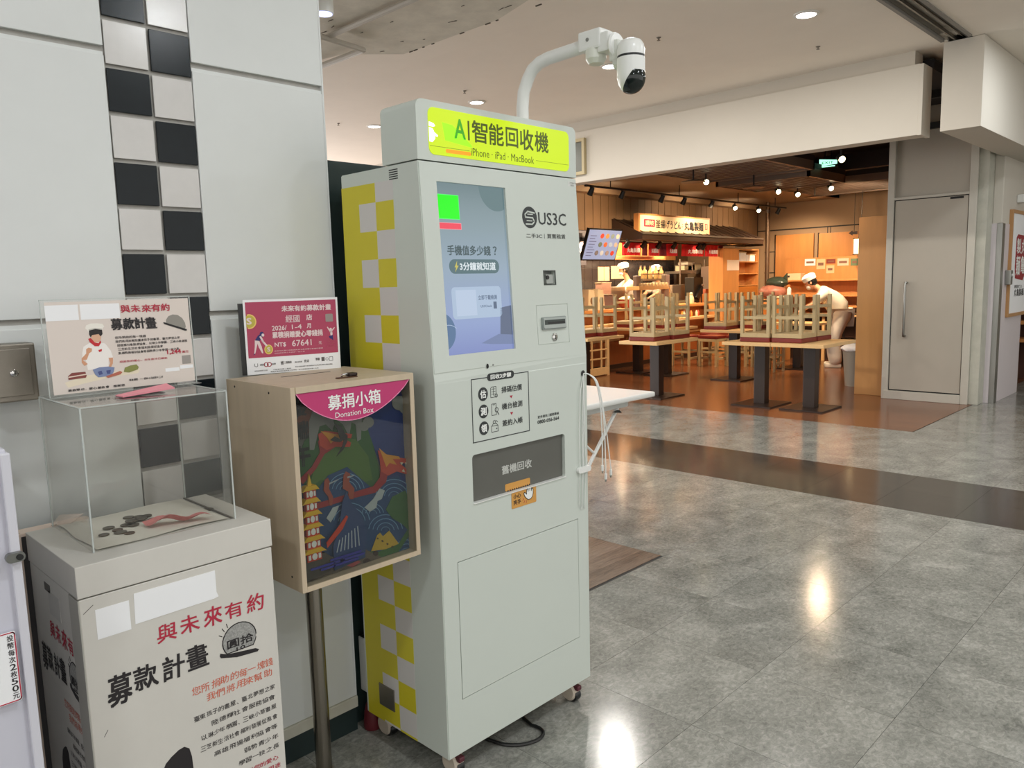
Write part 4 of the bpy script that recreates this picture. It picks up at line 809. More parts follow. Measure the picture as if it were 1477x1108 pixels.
ft(m_, '財團法人', 150, 825, 215, 850, .01); ft(m_, '協會', 290, 825, 340, 850, .01); ft(m_, '二重書屋', 440, 815, 530, 845, .02); ft(m_, '社福', 400, 810, 430, 855, .04); ft(m_, '福利促進會', 570, 825, 660, 845, .01); ft(m_, '育幼', 685, 810, 745, 850, .01); ft(m_, '學園', 830, 800, 880, 835, .02)
ft(m_, '活動期間即日起', 80, 905, 235, 920, .01); ft(m_, '主辦單位愛心募款', 300, 905, 520, 920, .01); ft(m_, '募款字號衛部救字第號勸募許可文號全數捐贈社會福利團體', 570, 890, 1040, 905, .01); ft(m_, '募款所得將用於弱勢青少年學習一技之長感謝您的愛心支持', 270, 930, 860, 945, .01)
fq(m_, 905, 795, 945, 850); m_.line(fpl, [Q(1005, 800), Q(1050, 800), Q(1050, 850), Q(1005, 850)], .0012, .0015, .002, True).arcs(fpl, *Q(975, 825), (.004,), 0, 2 * PI, .001, .0015, .002, 10).line(fpl, [Q(90, 820), Q(90, 850), Q(110, 860), Q(125, 850), Q(125, 820)], .0014, .0015, .002)
part('lettering', m_, gx, FL); part('printed_rings', MB().arcs(fpl, *Q(262, 840), (.006,), 0, 2 * PI, .002, .0015, .002).arcs(fpl, *Q(225, 840), (.006,), 0, 2 * PI, .002, .0015, .002), redp, FL)

# ------------------------------------------------------------------ white donation pedestal with acrylic case
PXF, PXB, PY0, PY1 = -1.708, -2.066, 0.453, 0.888
D = thing('donation_pedestal', 'white laminate fundraising pedestal with handwritten print and two blank paper patches', 'pedestal', (-1.89, .67, 0))
part('column', MB().box(PXB + .002, PXF - .002, PY0 + .002, PY1 - .002, 0.0, .929, .002), pedw, D)
part('lid', MB().box(PXB, PXF, PY0, PY1, .932, 1.0, .002), pedw, D)
part('corner_scuff', MB().box(PXF - .06, PXF + .0006, PY0 - .0006, PY0 + .0015, .10, .929), mat('edge_grey', (168, 166, 158), .5), D)
pl = planeX(PXF - .002); ps = plane((0, PY0 + .002, 0), (1, 0, 0), (0, 0, 1))
def pedprint(pl, A, sc=1.0, full=True):
    """the same artwork on the front and on the left side; A maps (0..1, height) to the plane"""
    m_ = MB()
    for i, ch in enumerate('與未來有約'): a = .342 + i * .121; m_.text(pl, ch, A(a), .782 + .002 * (i % 2), A(a + .098), .822 + .003 * (i % 3), .012, .0008, .05 * (-1) ** i)
    part('lettering', m_, redp, D, 'dark red handwriting')
    m_ = MB()
    for i, (ch, b) in enumerate(zip('募款計畫', (.678, .692, .690, .694))): a = .088 + i * .132; m_.text(pl, ch, A(a), b, A(a + .11), .745 + .004 * (i == 3), .018, .0008, .06 * (-1) ** i)
    part('lettering', m_, blkp, D, 'black brush handwriting')
    co = MB(); ca = A(.772); rx = abs(A(.88) - A(.65)) / 2 * .84
    co.poly(pl, [p for p in el(ca, .727, rx, .041, 28) if p[1] > .695], 0, .0006); c_ = part('coin_drawing', co, mat('coin_grey', (150, 150, 146), .6, noise=260, amt=.35), D, 'grey coin drawing')
    m_ = MB().line(pl, [p for p in el(ca, .727, rx, .041, 28) if p[1] > .70], .0022, .0006, .001).text(pl, '圓拾', A(.70), .712, A(.85), .733, .02, .0012).text(pl, '10', A(.75), .700, A(.80), .709, .02, .0012)
    m_.poly(pl, [(A(.655), .703), (A(.66), .708), (A(.70), .700), (A(.86), .690), (A(.88), .684), (A(.87), .680), (A(.75), .685), (A(.66), .697)], 0, .0008)
    for p, q in (((.675, .748), (.66, .752)), ((.69, .758), (.68, .766)), ((.71, .765), (.705, .774))): m_.line(pl, [(A(p[0]), p[1]), (A(q[0]), q[1])], .0016)
    part('slot_drawing', m_, blkp, D)
    m_ = MB(); m_.text(pl, '您所捐助的每一塊錢', A(.49), .632, A(.96), .652, 0, .0008, 0, .06).text(pl, '我們將用來幫助', A(.56), .606, A(.95), .625, 0, .0008, 0, .06)
    part('lettering', m_, orp, D, 'orange handwriting')
    m_ = MB()
    for k, (s_, a0, a1) in enumerate((('臺東孩子的書屋、臺北夢想之家', .49, .96), ('陸德輝社會服務協會', .58, .96), ('以琳少年學園、三峽小草書屋', .52, .96), ('三芝新生活社會福利發展促進會', .51, .96), ('高雄飛揚福利協會等', .58, .96), ('弱勢青少年', .75, .96), ('學習一技之長', .71, .96))):
        z = .569 - k * .0262; m_.text(pl, s_, A(a0), z, A(a1), z + .0125, .004, .0008, 0, .06)
    part('lettering', m_, blkp, D); m_ = MB().text(pl, '謝謝您的愛心', A(.72), .382, A(.95), .394, .01, .0008, 0, .06).text(pl, '捐款箱用途', A(.76), .360, A(.96), .372, .01, .0008, 0, .06); part('lettering', m_, redp, D)
    part('printed_head', MB().poly(pl, [(A(x), z) for x, z in ((.30, .40), (.29, .44), (.30, .475), (.33, .50), (.36, .510), (.40, .519), (.43, .521), (.455, .512), (.465, .49), (.468, .45), (.46, .41))]), blkp, D, 'black haired head print')
    part('printed_face', MB().poly(pl, [(A(x), z) for x, z in ((.32, .36), (.315, .42), (.34, .44), (.40, .45), (.45, .44), (.455, .40), (.44, .36))], .0008, .0012), skin, D)
pedprint(pl, lambda t: PY0 + t * (PY1 - PY0))
pedprint(ps, lambda t: PXB + .0 + t * (PXF - PXB))
part('blank_patch', MB().rect(pl, .484, .835, .551, .900), paper, D, 'small blank white paper patch')
part('blank_patch', MB().poly(pl, [(.560, .843), (.735, .845), (.746, .8475), (.742, .86), (.742, .911), (.562, .911)], 0, .001), paper, D, 'long blank white paper patch')
part('tape_mark', MB().rect(ps, -1.955, .890, -1.912, .909), mat('tape_dark', (90, 86, 82), .5), D)
part('blank_patch', MB().rect(ps, -1.93, .84, -1.85, .895), mat('patch_grey', (190, 188, 182), .6), D)
part('pencil_mark', MB().line(pl, [(.462, .898), (.481, .912)], .001).line(pl, [(.478, .62), (.486, .632)], .001), mat('scratch', (90, 88, 84), .7), D)
# board with a cream edge behind it
bb = thing('backing_board', 'thin cream edged board standing between the pedestal and the wall', 'board', (-2.085, .6, 0))
part('panel', MB().box(-2.115, -2.078, .436, .80, 0, .988, .001), mat('board_dark', (70, 68, 68), .6), bb); part('edge_strip', MB().box(-2.116, -2.072, .436, .445, 0, .996).box(-2.116, -2.072, .445, .60, .989, .997), mat('edge_cream', (226, 206, 190), .5), bb)
# acrylic case
A_ = thing('acrylic_case', 'clear acrylic box standing on the white pedestal over the coins', 'case', (-1.92, .67, 1.0))
cx0, cx1, cy0, cy1, cz1, th = -2.068, -1.778, .512, .832, 1.316, .004
part('front_pane', MB().box(cx1 - th, cx1, cy0, cy1, 1.0005, cz1 - th), acr, A_); part('back_pane', MB().box(cx0, cx0 + th, cy0, cy1, 1.0005, cz1 - th), acr, A_)
part('side_pane', MB().box(cx0 + th, cx1 - th, cy0, cy0 + th, 1.0005, cz1 - th), acr, A_); part('side_pane', MB().box(cx0 + th, cx1 - th, cy1 - th, cy1, 1.0005, cz1 - th), acr, A_)
part('top_pane', MB().box(cx0, cx1, cy0, cy1, cz1 - th, cz1), acr, A_)
e_ = MB()
for x in (cx0, cx1):
    for y in (cy0, cy1): e_ = MB().box(x - .0016, x + .0016, y - .0016, y + .0016, 1.0, cz1 - .0018); part('edge', e_, acre, A_)
for (a, b) in ((cx0, cx0), (cx1, cx1)): part('edge', MB().box(a - .0015, a + .0015, cy0, cy1, cz1 - .0016, cz1 + .0006), acre, A_)
for y in (cy0, cy1): part('edge', MB().box(cx0, cx1, y - .0015, y + .0015, cz1 - .0016, cz1 + .0006), acre, A_)
part('coin_slot', MB().box(-1.90, -1.868, .625, .725, cz1, cz1 + .0012).box(-1.905, -1.863, .62, .73, cz1 - .0055, cz1 - .004), mat('slot_frame', (96, 94, 92), .4), A_)
part('gasket', MB().box(cx0 + .006, cx1 - .004, cy1 - .008, cy1 - .004, 1.0006, 1.004), mat('gasket_grey', (96, 92, 84), .6), A_)
cloth = MB(); random.seed(11); bmq = bmesh.new(); n_ = 22; gridv = {}
for i in range(n_ + 1):
    for j in range(n_ + 1):
        u = i / n_; v = j / n_; e = min(u, v, 1 - u, 1 - v)
        x = cx0 + .008 + u * (cx1 - cx0 - .018) + (.006 * math.sin(7 * v) if e == 0 else 0) * .6; y = cy0 + .008 + v * (cy1 - cy0 - .024) + (.005 * math.sin(9 * u) if e == 0 else 0) * .6
        z = 1.0015 + .0022 * (math.sin(9 * u + 3 * v) * math.cos(7 * v - 2 * u) + 1) * .5 + random.uniform(0, .0006); gridv[i, j] = bmq.verts.new((x, y, z))
for i in range(n_):
    for j in range(n_): bmq.faces.new((gridv[i, j], gridv[i + 1, j], gridv[i + 1, j + 1], gridv[i, j + 1]))
single('tissue_cloth', cloth.bm(bmq), mat('tissue', (214, 210, 198), .85), 'crumpled white tissue sheet lying on the floor of the acrylic case', 'cloth', smooth=60)
coinm = mat('coin_metal', (104, 96, 84), .35, .8); coinc = mat('coin_copper', (96, 74, 56), .4, .7)
CL = ['rearmost', 'near the tissue centre', 'left of the heap', 'far left single', 'nearest the front pane', 'front left small', 'beside the pink note', 'small copper near the front', 'single right of the tissue beside the right pane', 'middle of the heap', 'touching the heap from behind', 'under the right end of the heap', 'left end of the heap', 'lowest at the left of the tissue']
CC = [(-1.979, .655), (-1.952, .689), (-1.932, .645), (-1.927, .592), (-1.879, .566), (-1.868, .598), (-1.915, .690), (-1.846, .610), (-1.905, .8215), (-1.918, .628), (-1.96, .672), (-1.93, .668), (-1.905, .64), (-1.893, .60)]
for i, ((x, y), lb) in enumerate(zip(CC, CL)):
    r = (.0130, .0115, .0140)[i % 3]; zz = 1.0048 + (.0018 * (i % 3) if i in (1, 2, 6, 9, 10, 11, 12) else 0) - (.0042 if i == 8 else 0)
    single('coin', MB().lathe((x, y, zz), [(0, 0), (r, 0), (r, .0018), (0, .0018)], 20), coinc if i in (7, 13) else coinm, 'coin in the acrylic case, ' + lb, 'coin', 'coins in the acrylic case', smooth=30)
nb = MB(); bmq = bmesh.new(); G_ = {}
for i in range(13):
    for j in range(5):
        u = i / 12; v = j / 4 - .5; x = -1.868 + .055 * u + v * .05 * (1 - u * .3); y = .655 + .130 * u; z = 1.007 + .012 * math.sin(u * 5.2) ** 2 + .010 * abs(v) * (1 - u) + .012 * (v > 0) * math.sin(PI * u)
        G_[i, j] = bmq.verts.new((x, y, z))
for i in range(12):
    for j in range(4): bmq.faces.new((G_[i, j], G_[i + 1, j], G_[i + 1, j + 1], G_[i, j + 1]))
single('banknote', nb.bm(bmq), mat('banknote_red', (206, 128, 124), .7, noise=120, amt=.2), 'crumpled reddish banknote lying beside the coins in the case', 'banknote', smooth=60)
# pink slip on the case
single('pink_slip', MB().prism([(-1.90, .625, cz1 + .001), (-1.862, .628, cz1 + .001), (-1.872, .75, cz1 + .007), (-1.925, .752, cz1 + .013)], (0, 0, .003)), mat('pink_slip', (226, 142, 154), .5), 'folded pink slip stuffed in the slot on top of the acrylic case', 'paper')
# bag corner in the back-left of the case
single('plastic_tie', MB().prism([(-2.07, .508, 1.001), (-2.05, .545, 1.002), (-2.062, .58, 1.016), (-2.074, .53, 1.022)], (.002, 0, .002)), mat('plastic_tie', (206, 190, 178), .4), 'crumpled clear plastic bit at the rear left corner of the acrylic case', 'plastic')
# acrylic poster stand on the case
AS = thing('poster_stand', 'clear acrylic stand with a cream fundraising poster of a young cook', 'poster', (-2.0, .69, cz1))
sx = -1.998
spn = plane((sx, .516, cz1 + .001), (0, 1, 0), (-.03, 0, 1)); SW, SH = .342, .225
part('acrylic_sheet', MB().rect(spn, 0, 0, SW, SH + .0, -.002, .0015), acr, AS); part('acrylic_base', MB().box(sx - .05, sx + .03, .516, .858, cz1 + .0008, cz1 + .0035), acr, AS)
part('edge', MB().line(spn, [(0, 0), (SW, 0), (SW, SH), (0, SH)], .0016, -.002, .002, True), acre, AS)
def Z(x, y): return ((x - 225) / (1045 - 225) * SW, (640 - y) / (640 - 95) * SH)      # picture units
def zq(mb, x0, y0, x1, y1, d0=.0016, d1=.002): a = Z(x0, y1); b = Z(x1, y0); return mb.rect(spn, a[0], a[1], b[0], b[1], d0, d1)
def zt(mb, s_, x0, y0, x1, y1, bold=.015, jit=.05, d=.0032): a = Z(x0, y1); b = Z(x1, y0); return mb.text(spn, s_, a[0], a[1], b[0], b[1], bold, d, 0, jit)
def zp(n, c, pts, d, lab=None): return part(n, MB().poly(spn, [Z(*p) for p in pts], d, d + .0003), mat('poster_' + n, c, .6), AS, lab)
part('poster_sheet', zq(MB(), 245, 108, 1035, 625, .0016, .0019), mat('poster_cream', (216, 205, 196), .6), AS)
part('blank_patch', zq(MB(), 245, 125, 412, 212, .0019, .0023), paper, AS); part('blank_patch', zq(MB(), 422, 125, 632, 212, .0019, .0023), paper, AS)
part('blank_patch', zq(MB(), 860, 532, 945, 553, .0019, .0023), paper, AS); part('blank_patch', zq(MB(), 950, 522, 1030, 543, .0019, .0023), paper, AS)
m_ = MB(); zt(m_, '與未來有約', 635, 138, 925, 182, .02); part('lettering', m_, redp, AS)
m_ = MB(); zt(m_, '募款計畫', 575, 215, 840, 280, .03); part('lettering', m_, blkp, AS)
m_ = MB()
for k, (s_, a, b) in enumerate((('您所捐助的每一塊錢', 590, 765), ('我們將用來幫助臺東孩子的書屋、臺北夢想之家', 590, 965), ('陸德輝社會服務協會、以琳少年學園、三峽小草書屋', 598, 1008), ('三芝新生活社會福利發展促進會', 600, 858), ('高雄飛揚福利協會等弱勢青少年學習一技之長', 600, 955))):
    y = 318 + k * 23; zt(m_, s_, a, y, b, y + 15, .01, .04)
zt(m_, '募款單位：愛心基金會 感謝您', 315, 600, 620, 613, .02, .03); zt(m_, '募款期間：一一四年十月起至十二月', 645, 575, 840, 587, .02, .03)
part('lettering', m_, blkp, AS)
m_ = MB(); zt(m_, '感謝您的愛心，去年度共已募款', 602, 462, 878, 474, .01, .04); zt(m_, '1,244', 880, 420, 962, 450, .03, 0); zt(m_, '萬元', 968, 432, 1010, 446, .01, .04); part('lettering', m_, redp, AS)
part('blank_square', zq(MB(), 966, 462, 1020, 515, .0019, .0022), mat('blank_grey', (150, 144, 138), .6), AS)
zp('coin_drawing', (140, 136, 128), [(890, 255), (892, 235), (908, 214), (935, 205), (965, 210), (990, 230), (1005, 260), (1008, 285), (1000, 298)], .0020, 'grey coin drawing')
zp('coin_slot', (30, 28, 28), [(872, 252), (880, 250), (1012, 300), (1010, 310), (998, 308), (880, 262)], .0024)
zp('hat_print', (232, 228, 218), [(455, 290), (448, 272), (438, 262), (445, 245), (470, 235), (505, 236), (530, 240), (540, 255), (528, 270), (526, 290)], .0020); zp('hat_line', (190, 186, 176), [(455, 268), (490, 262), (526, 268), (526, 274), (490, 268), (456, 274)], .0024)
zp('hair_print', (36, 30, 30), [(456, 275), (490, 268), (526, 275), (526, 300), (515, 312), (505, 298), (470, 302), (462, 315), (456, 300)], .0023)
zp('face_print', (214, 170, 140), [(464, 300), (505, 296), (518, 305), (514, 330), (500, 345), (482, 345), (468, 330)], .0021)
zp('shirt_print', (236, 232, 226), [(420, 365), (455, 345), (500, 345), (535, 355), (562, 400), (572, 450), (545, 450), (540, 500), (430, 500), (425, 440), (408, 440), (410, 400)], .0018)
zp('arm_print', (206, 152, 118), [(408, 440), (430, 440), (445, 405), (460, 395), (462, 378), (445, 372), (432, 380), (430, 405), (404, 430), (402, 455), (415, 475), (432, 465)], .0022); zp('arm_print', (206, 152, 118), [(545, 440), (570, 440), (565, 475), (550, 500), (540, 495), (552, 470)], .0022)
zp('scarf_print', (190, 40, 48), [(448, 322), (462, 318), (480, 345), (500, 350), (512, 335), (514, 348), (500, 368), (478, 366), (455, 342)], .0026); zp('badge_print', (190, 40, 48), [(495, 390), (515, 385), (512, 398), (498, 402)], .0024)
zp('cutlery_print', (226, 214, 190), [(305, 560), (420, 530), (620, 520), (715, 520), (700, 545), (560, 552), (400, 575), (320, 590)], .0018)
zp('bowl_print', (120, 134, 170), [(455, 500), (490, 490), (540, 490), (572, 498), (565, 525), (548, 545), (480, 547), (465, 530)], .0027); zp('bowl_pattern', (70, 80, 130), [(480, 515), (500, 510), (505, 530), (486, 535)], .0031); zp('bowl_pattern', (70, 80, 130), [(525, 512), (550, 510), (545, 532), (528, 532)], .0031)
zp('cake_print', (128, 64, 58), [(325, 525), (345, 508), (415, 508), (420, 530), (415, 542), (325, 546)], .0026); zp('cake_cream', (226, 206, 190), [(326, 528), (420, 520), (420, 526), (326, 534)], .0030)
zp('roll_print', (130, 134, 70), [(620, 530), (628, 505), (660, 495), (695, 492), (706, 508), (700, 522), (650, 536)], .0027); zp('stick_print', (176, 100, 80), [(520, 545), (600, 522), (612, 530), (600, 542), (530, 556)], .0029)
# steel lock box on the wall
LB = thing('wall_lock_box', 'square grey steel box with a round key lock mounted on the wall at the left', 'box', (-2.18, .49, 1.28))
by0, by1, bz0, bz1 = .455, .534, 1.300, 1.440
by0 = at(-40, 540, x=-2.15).y; by1 = .534
part('case', MB().box(WX, -2.150, by0, by1, bz0, bz1, .004), steeld, LB); part('lid_plate', MB().box(-2.150, -2.146, by0 + .006, by1 - .012, bz0 + .014, bz1 - .012, .0015), steeld, LB)
kc = at(20, 538, x=-2.146); k_ = part('key_lock', MB().lathe((-2.146, kc.y, kc.z), [(.0, 0), (.009, 0), (.009, .006), (.006, .008), (0, .008)], 20, (1, 0, 0)), chrome, LB, smooth=True)
part('keyhole', MB().box(-2.138, -2.1375, kc.y - .001, kc.y + .001, kc.z - .004, kc.z + .004), dark, k_)
# white vending cabinet edge at the far left
VC = thing('vending_cabinet', 'white metal cabinet corner with grey latch and red framed price label at the left edge', 'cabinet', (-1.9, .2, 0))
vx = -1.60; vy = .3345
part('cabinet_body', MB().box(-2.1, vx, -.5, vy, 0, 1.283, .004), mat('cabinet_lavender', (198, 198, 208), .35), VC)
part('door_edge', MB().box(-2.1, vx + .012, vy - .012, vy + .004, 0, 1.276, .003), mat('cabinet_lavender2', (206, 206, 214), .35), VC)
lc = at(22, 803, x=vx + .015)
part('latch', MB().prism([(vx + .012, lc.y + a, lc.z + b) for a, b in rr(-.016, -.0085, .014, .0085, .0075)], (.012, 0, 0)), mat('latch_grey', (120, 122, 118), .3, .8), VC, smooth=30)
part('latch_pin', MB().lathe((vx + .024, lc.y + .005, lc.z), [(.0, 0), (.0055, 0), (.0055, .003), (0, .003)], 16, (1, 0, 0)), dark, VC)
a = at(0, 912, x=vx); b = at(17, 1010, x=vx)
pl = planeX(vx + .0005); pl2 = planeX(vx + .001)
part('price_label', MB().rrect(planeX(vx + .012), a.y - .03, b.z, vy - .019, a.z, .004, 0, .0008), paper, VC)
m_ = MB().line(planeX(vx + .0128), rr(a.y - .029, b.z + .002, vy - .0205, a.z - .002, .004), .0018, 0, .0006, True); part('label_frame', m_, redp, VC)
m_ = MB(); zz = a.z - .006
for ch in '投幣每次2枚50元':
    h_ = (a.z - b.z - .010) / 9; m_.text(planeX(vx + .0128), ch, vy - .033, zz - h_ * .85, vy - .023, zz, .01, .0006); zz -= h_
part('lettering', m_, blkp, VC)

# ------------------------------------------------------------------ folding table behind the machine
FT = thing('folding_table', 'white plastic folding table with bent steel legs behind the machine', 'table', (-3.7, 4.1, 0))
tx0, tx1, ty0, ty1, tz = -3.85, -3.17, 3.3, 4.71, .75
part('tabletop', MB().box(tx0, tx1, ty0, ty1, tz - .038, tz, .012), whitepl, FT)
part('apron', MB().box(tx1 - .10, tx1 - .06, ty0 + .2, ty1 - .25, tz - .085, tz - .04, .008), mat('apron_white', (196, 198, 194), .4), FT)
for s_ in (0, 1):
    x = tx1 - .08 - s_ * (tx1 - tx0 - .16)
    part('leg', MB().tube([(x, ty1 - .33, tz - .06), (x, ty1 - .95, .02)], .013, 10), whitepl, FT, smooth=True); part('leg', MB().tube([(x, ty0 + .3, tz - .06), (x, ty0 + .35, .02)], .013, 10), whitepl, FT, smooth=True)
    part('brace', MB().tube([(x, ty1 - .62, tz - .36), (x, ty1 - 1.0, tz - .07)], .009, 8), whitepl, FT, smooth=True)
part('stretcher', MB().tube([(tx0 + .08, ty1 - .93, .06), (tx1 - .08, ty1 - .93, .06)], .01, 8), whitepl, FT, smooth=True)
part('latch', MB().prism([(tx1 - .06, ty1 - .44, tz - .10), (tx1 - .06, ty1 - .38, tz - .09), (tx1 - .06, ty1 - .35, tz - .115)], (.02, 0, 0)), blackp, FT)
# things behind the post: white socket box and red base
s = thing('socket_box', 'white plastic socket box standing behind the machine near the floor', 'box', (-2.21, 1.46, .1)); o1 = at(515, 955, x=-2.2)
part('case', MB().box(-2.235, -2.185, 1.463, 1.50, .13, .33, .004), whitepl, s); part('grille', MB().box(-2.23, -2.19, 1.466, 1.497, .33, .331), dark, s)
single('red_weight', MB().lathe((-2.19, 1.475, 0), [(.0, 0), (.03, 0), (.032, .01), (.028, .06), (.02, .09), (0, .092)], 20), mat('dark_red_plastic', (96, 26, 34), .5), 'dark red plastic weight on the floor behind the machine', 'weight', smooth=True)

# ================================================================== restaurant shell
rwall = mat('restaurant_plaster', (152, 128, 100), 0.7, noise=2, amt=0.05); rboard = mat('kitchen_boarding', (132, 104, 74), 0.6, noise=6, amt=0.06, stretch=(1, 1, .1))
struct('ceiling_2', MB().box(-10.2, -6.5, 8.4, 16.5, 3.12, 3.2), mat('tan_ceiling', (150, 138, 124), .8, noise=2, amt=.03))
struct('ceiling_3', MB().box(-6.5, -2.5, 8.46, 16.5, 3.5, 3.6).box(-6.52, -6.5, 8.46, 16.5, 3.12, 3.5), mat('dark_ceiling', (28, 27, 30), .85, noise=3, amt=.2, bump=.4))
wb = struct('wall_back', MB().box(-10.2, -2.4, 16.3, 16.4, 0, 3.6), rwall)
part('dark_joint', MB().box(-10.2, -2.4, 16.292, 16.3, 2.55, 2.575), dark, wb)
for (x, z0, z1) in ((-6.72, 1.5, 2.55), (-6.66, 1.5, 2.55)): part('dark_joint', MB().box(x - .006, x + .006, 16.293, 16.3, z0, z1), dark, wb)
for z in (1.65, 2.1):
    part('dark_joint', MB().box(-8.1, -7.5, 16.292, 16.3, z - .01, z + .01), dark, wb)
struct('wall_kitchen', MB().box(-10.2, -10.05, 8.4, 16.3, 0, 3.12), rwall)
struct('wall_side', MB().box(-10.2, -7.75, 8.38, 8.42, 0, 2.85), rwall)
wk = struct('wall_boarded', MB().box(-8.32, -8.27, 8.4, 16.3, 2.40, 3.12), dark)
for i in range(36):
    y = 8.5 + i * .215; part('wall_board', MB().box(-8.27, -8.25, y + .006, y + .209, 2.405, 3.0, .003), rboard, wk)
part('cornice', MB().box(-8.27, -8.05, 8.42, 16.29, 3.0, 3.12), rwall, wk)
struct('wall_partition', MB().box(-2.70, -2.60, 10.35, 16.3, 0, 3.5), rwall)
# orange doors on the back wall
for k, (u0, v0, u1, v1, lb) in enumerate(((1120, 340, 1173, 408, 'tall orange wooden panel door left of the notice wall'), (1182, 337, 1238, 372, 'wide orange wooden panel behind the notices'))):
    x0, x1, z0, z1 = RY(16.28, u0, v0, u1, v1); t = thing('wooden_screen', lb, 'panel', ((x0 + x1) / 2, 16.28, z0 if k else 0))
    part('leaf', MB().box(x0, x1, 16.25, 16.285, 0.0 if k == 0 else z0, z1, .004), orangew, t); part('edge_strip', MB().box(x0 - .02, x0 - .002, 16.25, 16.29, 0.0 if k == 0 else z0, z1 + .02), darkw, t)
pp = at(1107, 350, x=-7.75)
t = thing('steel_column', 'thin steel pipe column in the corner of the restaurant', 'column', (-7.7, pp.y, 0)); part('pipe', MB().cyl((-7.75, pp.y, 0), (-7.75, pp.y, 3.12), .045, .045, 16), mat('pipe_brown', (112, 92, 74), .35, .6), t, smooth=40); part('collar', MB().cyl((-7.75, pp.y, 2.9), (-7.75, pp.y, 2.96), .055, .055, 16), steeld, t, smooth=40)
# track and spots
railx = -7.25
r0 = at(835, 264, x=railx); r1 = at(1130, 297, x=railx)
TL = thing('track_rail', 'long black lighting track under the tan kitchen ceiling', 'track', (railx, 12, 2.95)); part('rail', MB().box(railx - .02, railx + .02, 9.0, r1.y + .1, 2.93, 2.955), blackp, TL)
for y in (9.6, 11.5, 13.5, 15.0): part('hanger', MB().cyl((railx, y, 2.955), (railx, y, 3.12), .008), blackp, TL)
spotglow = mat('spot_glow', (255, 240, 200), .4, emit=(255, 236, 190), es=14)
def spot(loc, aim, lb, lit=True, grp='track spotlights in the restaurant', top=.10):
    loc = Vector(loc); t = thing('track_spotlight', lb, 'lamp', loc, grp); d = (Vector(aim) - loc).normalized()
    part('stem', MB().cyl(loc + Vector((0, 0, top)), loc + Vector((0, 0, .02)), .012), blackp, t); c0 = loc - d * .03
    part('lamp_head', MB().lathe(c0, [(.0, -.05), (.03, -.05), (.038, .0), (.045, .07), (.04, .07), (.036, .06)], 16, d), blackp, t, smooth=40)
    part('bulb', MB().lathe(c0, [(.0, .058), (.037, .058), (.037, .062), (0, .062)], 14, d), spotglow if lit else mat('spot_off', (90, 80, 66), .3), t)
lbs = ['first from the machine edge', 'second from the machine edge', 'above the left end of the shop sign', 'third above the shop sign', 'above the right end of the shop sign', 'bright one right of the shop sign', 'bright one near the steel column', 'last one beyond the steel column']
for u, lb in zip((852, 897, 954, 986, 1026, 1060, 1094, 1122), lbs):
    v = 263 + (u - 832) * .115 + 9; p = at(u, v, x=railx); bright = u in (1060, 1094)
    spot((railx, p.y, 2.85), (railx + (.9 if bright else -1.0), p.y - (.9 if bright else 0), 2.1 if bright else 1.2), 'black track spotlight, ' + lb)
for (u, v, lb) in ((1018, 262, 'bright spotlight beside the first ceiling disc'), (1122, 276, 'bright spotlight left of the pair under the dark ceiling'), (1150, 280, 'bright spotlight between the two rear ceiling discs'), (1198, 271, 'bright spotlight right of the steel stem disc'), (1213, 229, 'bright spotlight beside the exit sign')):
    p = at(u, v, z=2.92); spot(p, p + Vector((.9, -.9, -.5)), lb, top=(3.12 if p.x < -6.5 else 3.5) - 2.92)
for (u, v, lb) in ((1000, 263, 'dark ceiling disc nearest the header'), (1087, 271, 'dark ceiling disc in the middle'), (1175, 285, 'dark disc with a long steel stem under the dark ceiling')):
    p = at(u, v, z=2.86); t = thing('ceiling_diffuser', lb, 'diffuser', p); part('disc', MB().lathe(p, [(0, 0), (.16, 0), (.165, .01), (.06, .03), (0, .03)], 24), mat('disc_dark', (52, 42, 36), .4), t, smooth=40)
    part('stem', MB().cyl(p + Vector((0, 0, .03)), (p.x, p.y, 3.12 if u < 1150 else 3.5), .012), steeld if u > 1150 else blackp, t)
# louvred ceiling grilles
gm_ = mat('grille_frame', (120, 104, 90), .5); gs_ = mat('grille_slat', (100, 84, 72), .5); gd_ = mat('grille_pan', (30, 26, 25), .7)
for (x0, x1, y0, y1, z, lb) in ((-6.35, -4.7, 9.3, 10.9, 3.02, 'brown louvred ceiling grille nearest the header'), (-6.4, -4.9, 11.2, 12.5, 2.98, 'brown louvred ceiling grille in the middle'), (-6.2, -4.0, 13.0, 14.6, 3.02, 'brown louvred ceiling grille farthest back under the dark ceiling')):
    t = thing('ceiling_grille', lb, 'grille', ((x0 + x1) / 2, (y0 + y1) / 2, z)); part('frame', MB().box(x0, x1, y0, y0 + .04, z, z + .12).box(x0, x1, y1 - .04, y1, z, z + .12).box(x0, x0 + .04, y0, y1, z, z + .12).box(x1 - .04, x1, y0, y1, z, z + .12), gm_, t)
    part('top_pan', MB().box(x0, x1, y0, y1, z + .12, z + .2), gd_, t)
    n = int((y1 - y0 - .1) / .14)
    for k in range(n): yy = y0 + .09 + k * .14; part('slat', MB().box(x0 + .04, x1 - .04, yy, yy + .05, z + .01, z + .03), gs_, t)
du = MB().box(-5.3, -2.8, 12.7, 12.85, 3.2, 3.45); single('air_duct', du, mat('duct_grey', (70, 66, 68), .5, .4), 'dark duct crossing the black restaurant ceiling', 'duct')
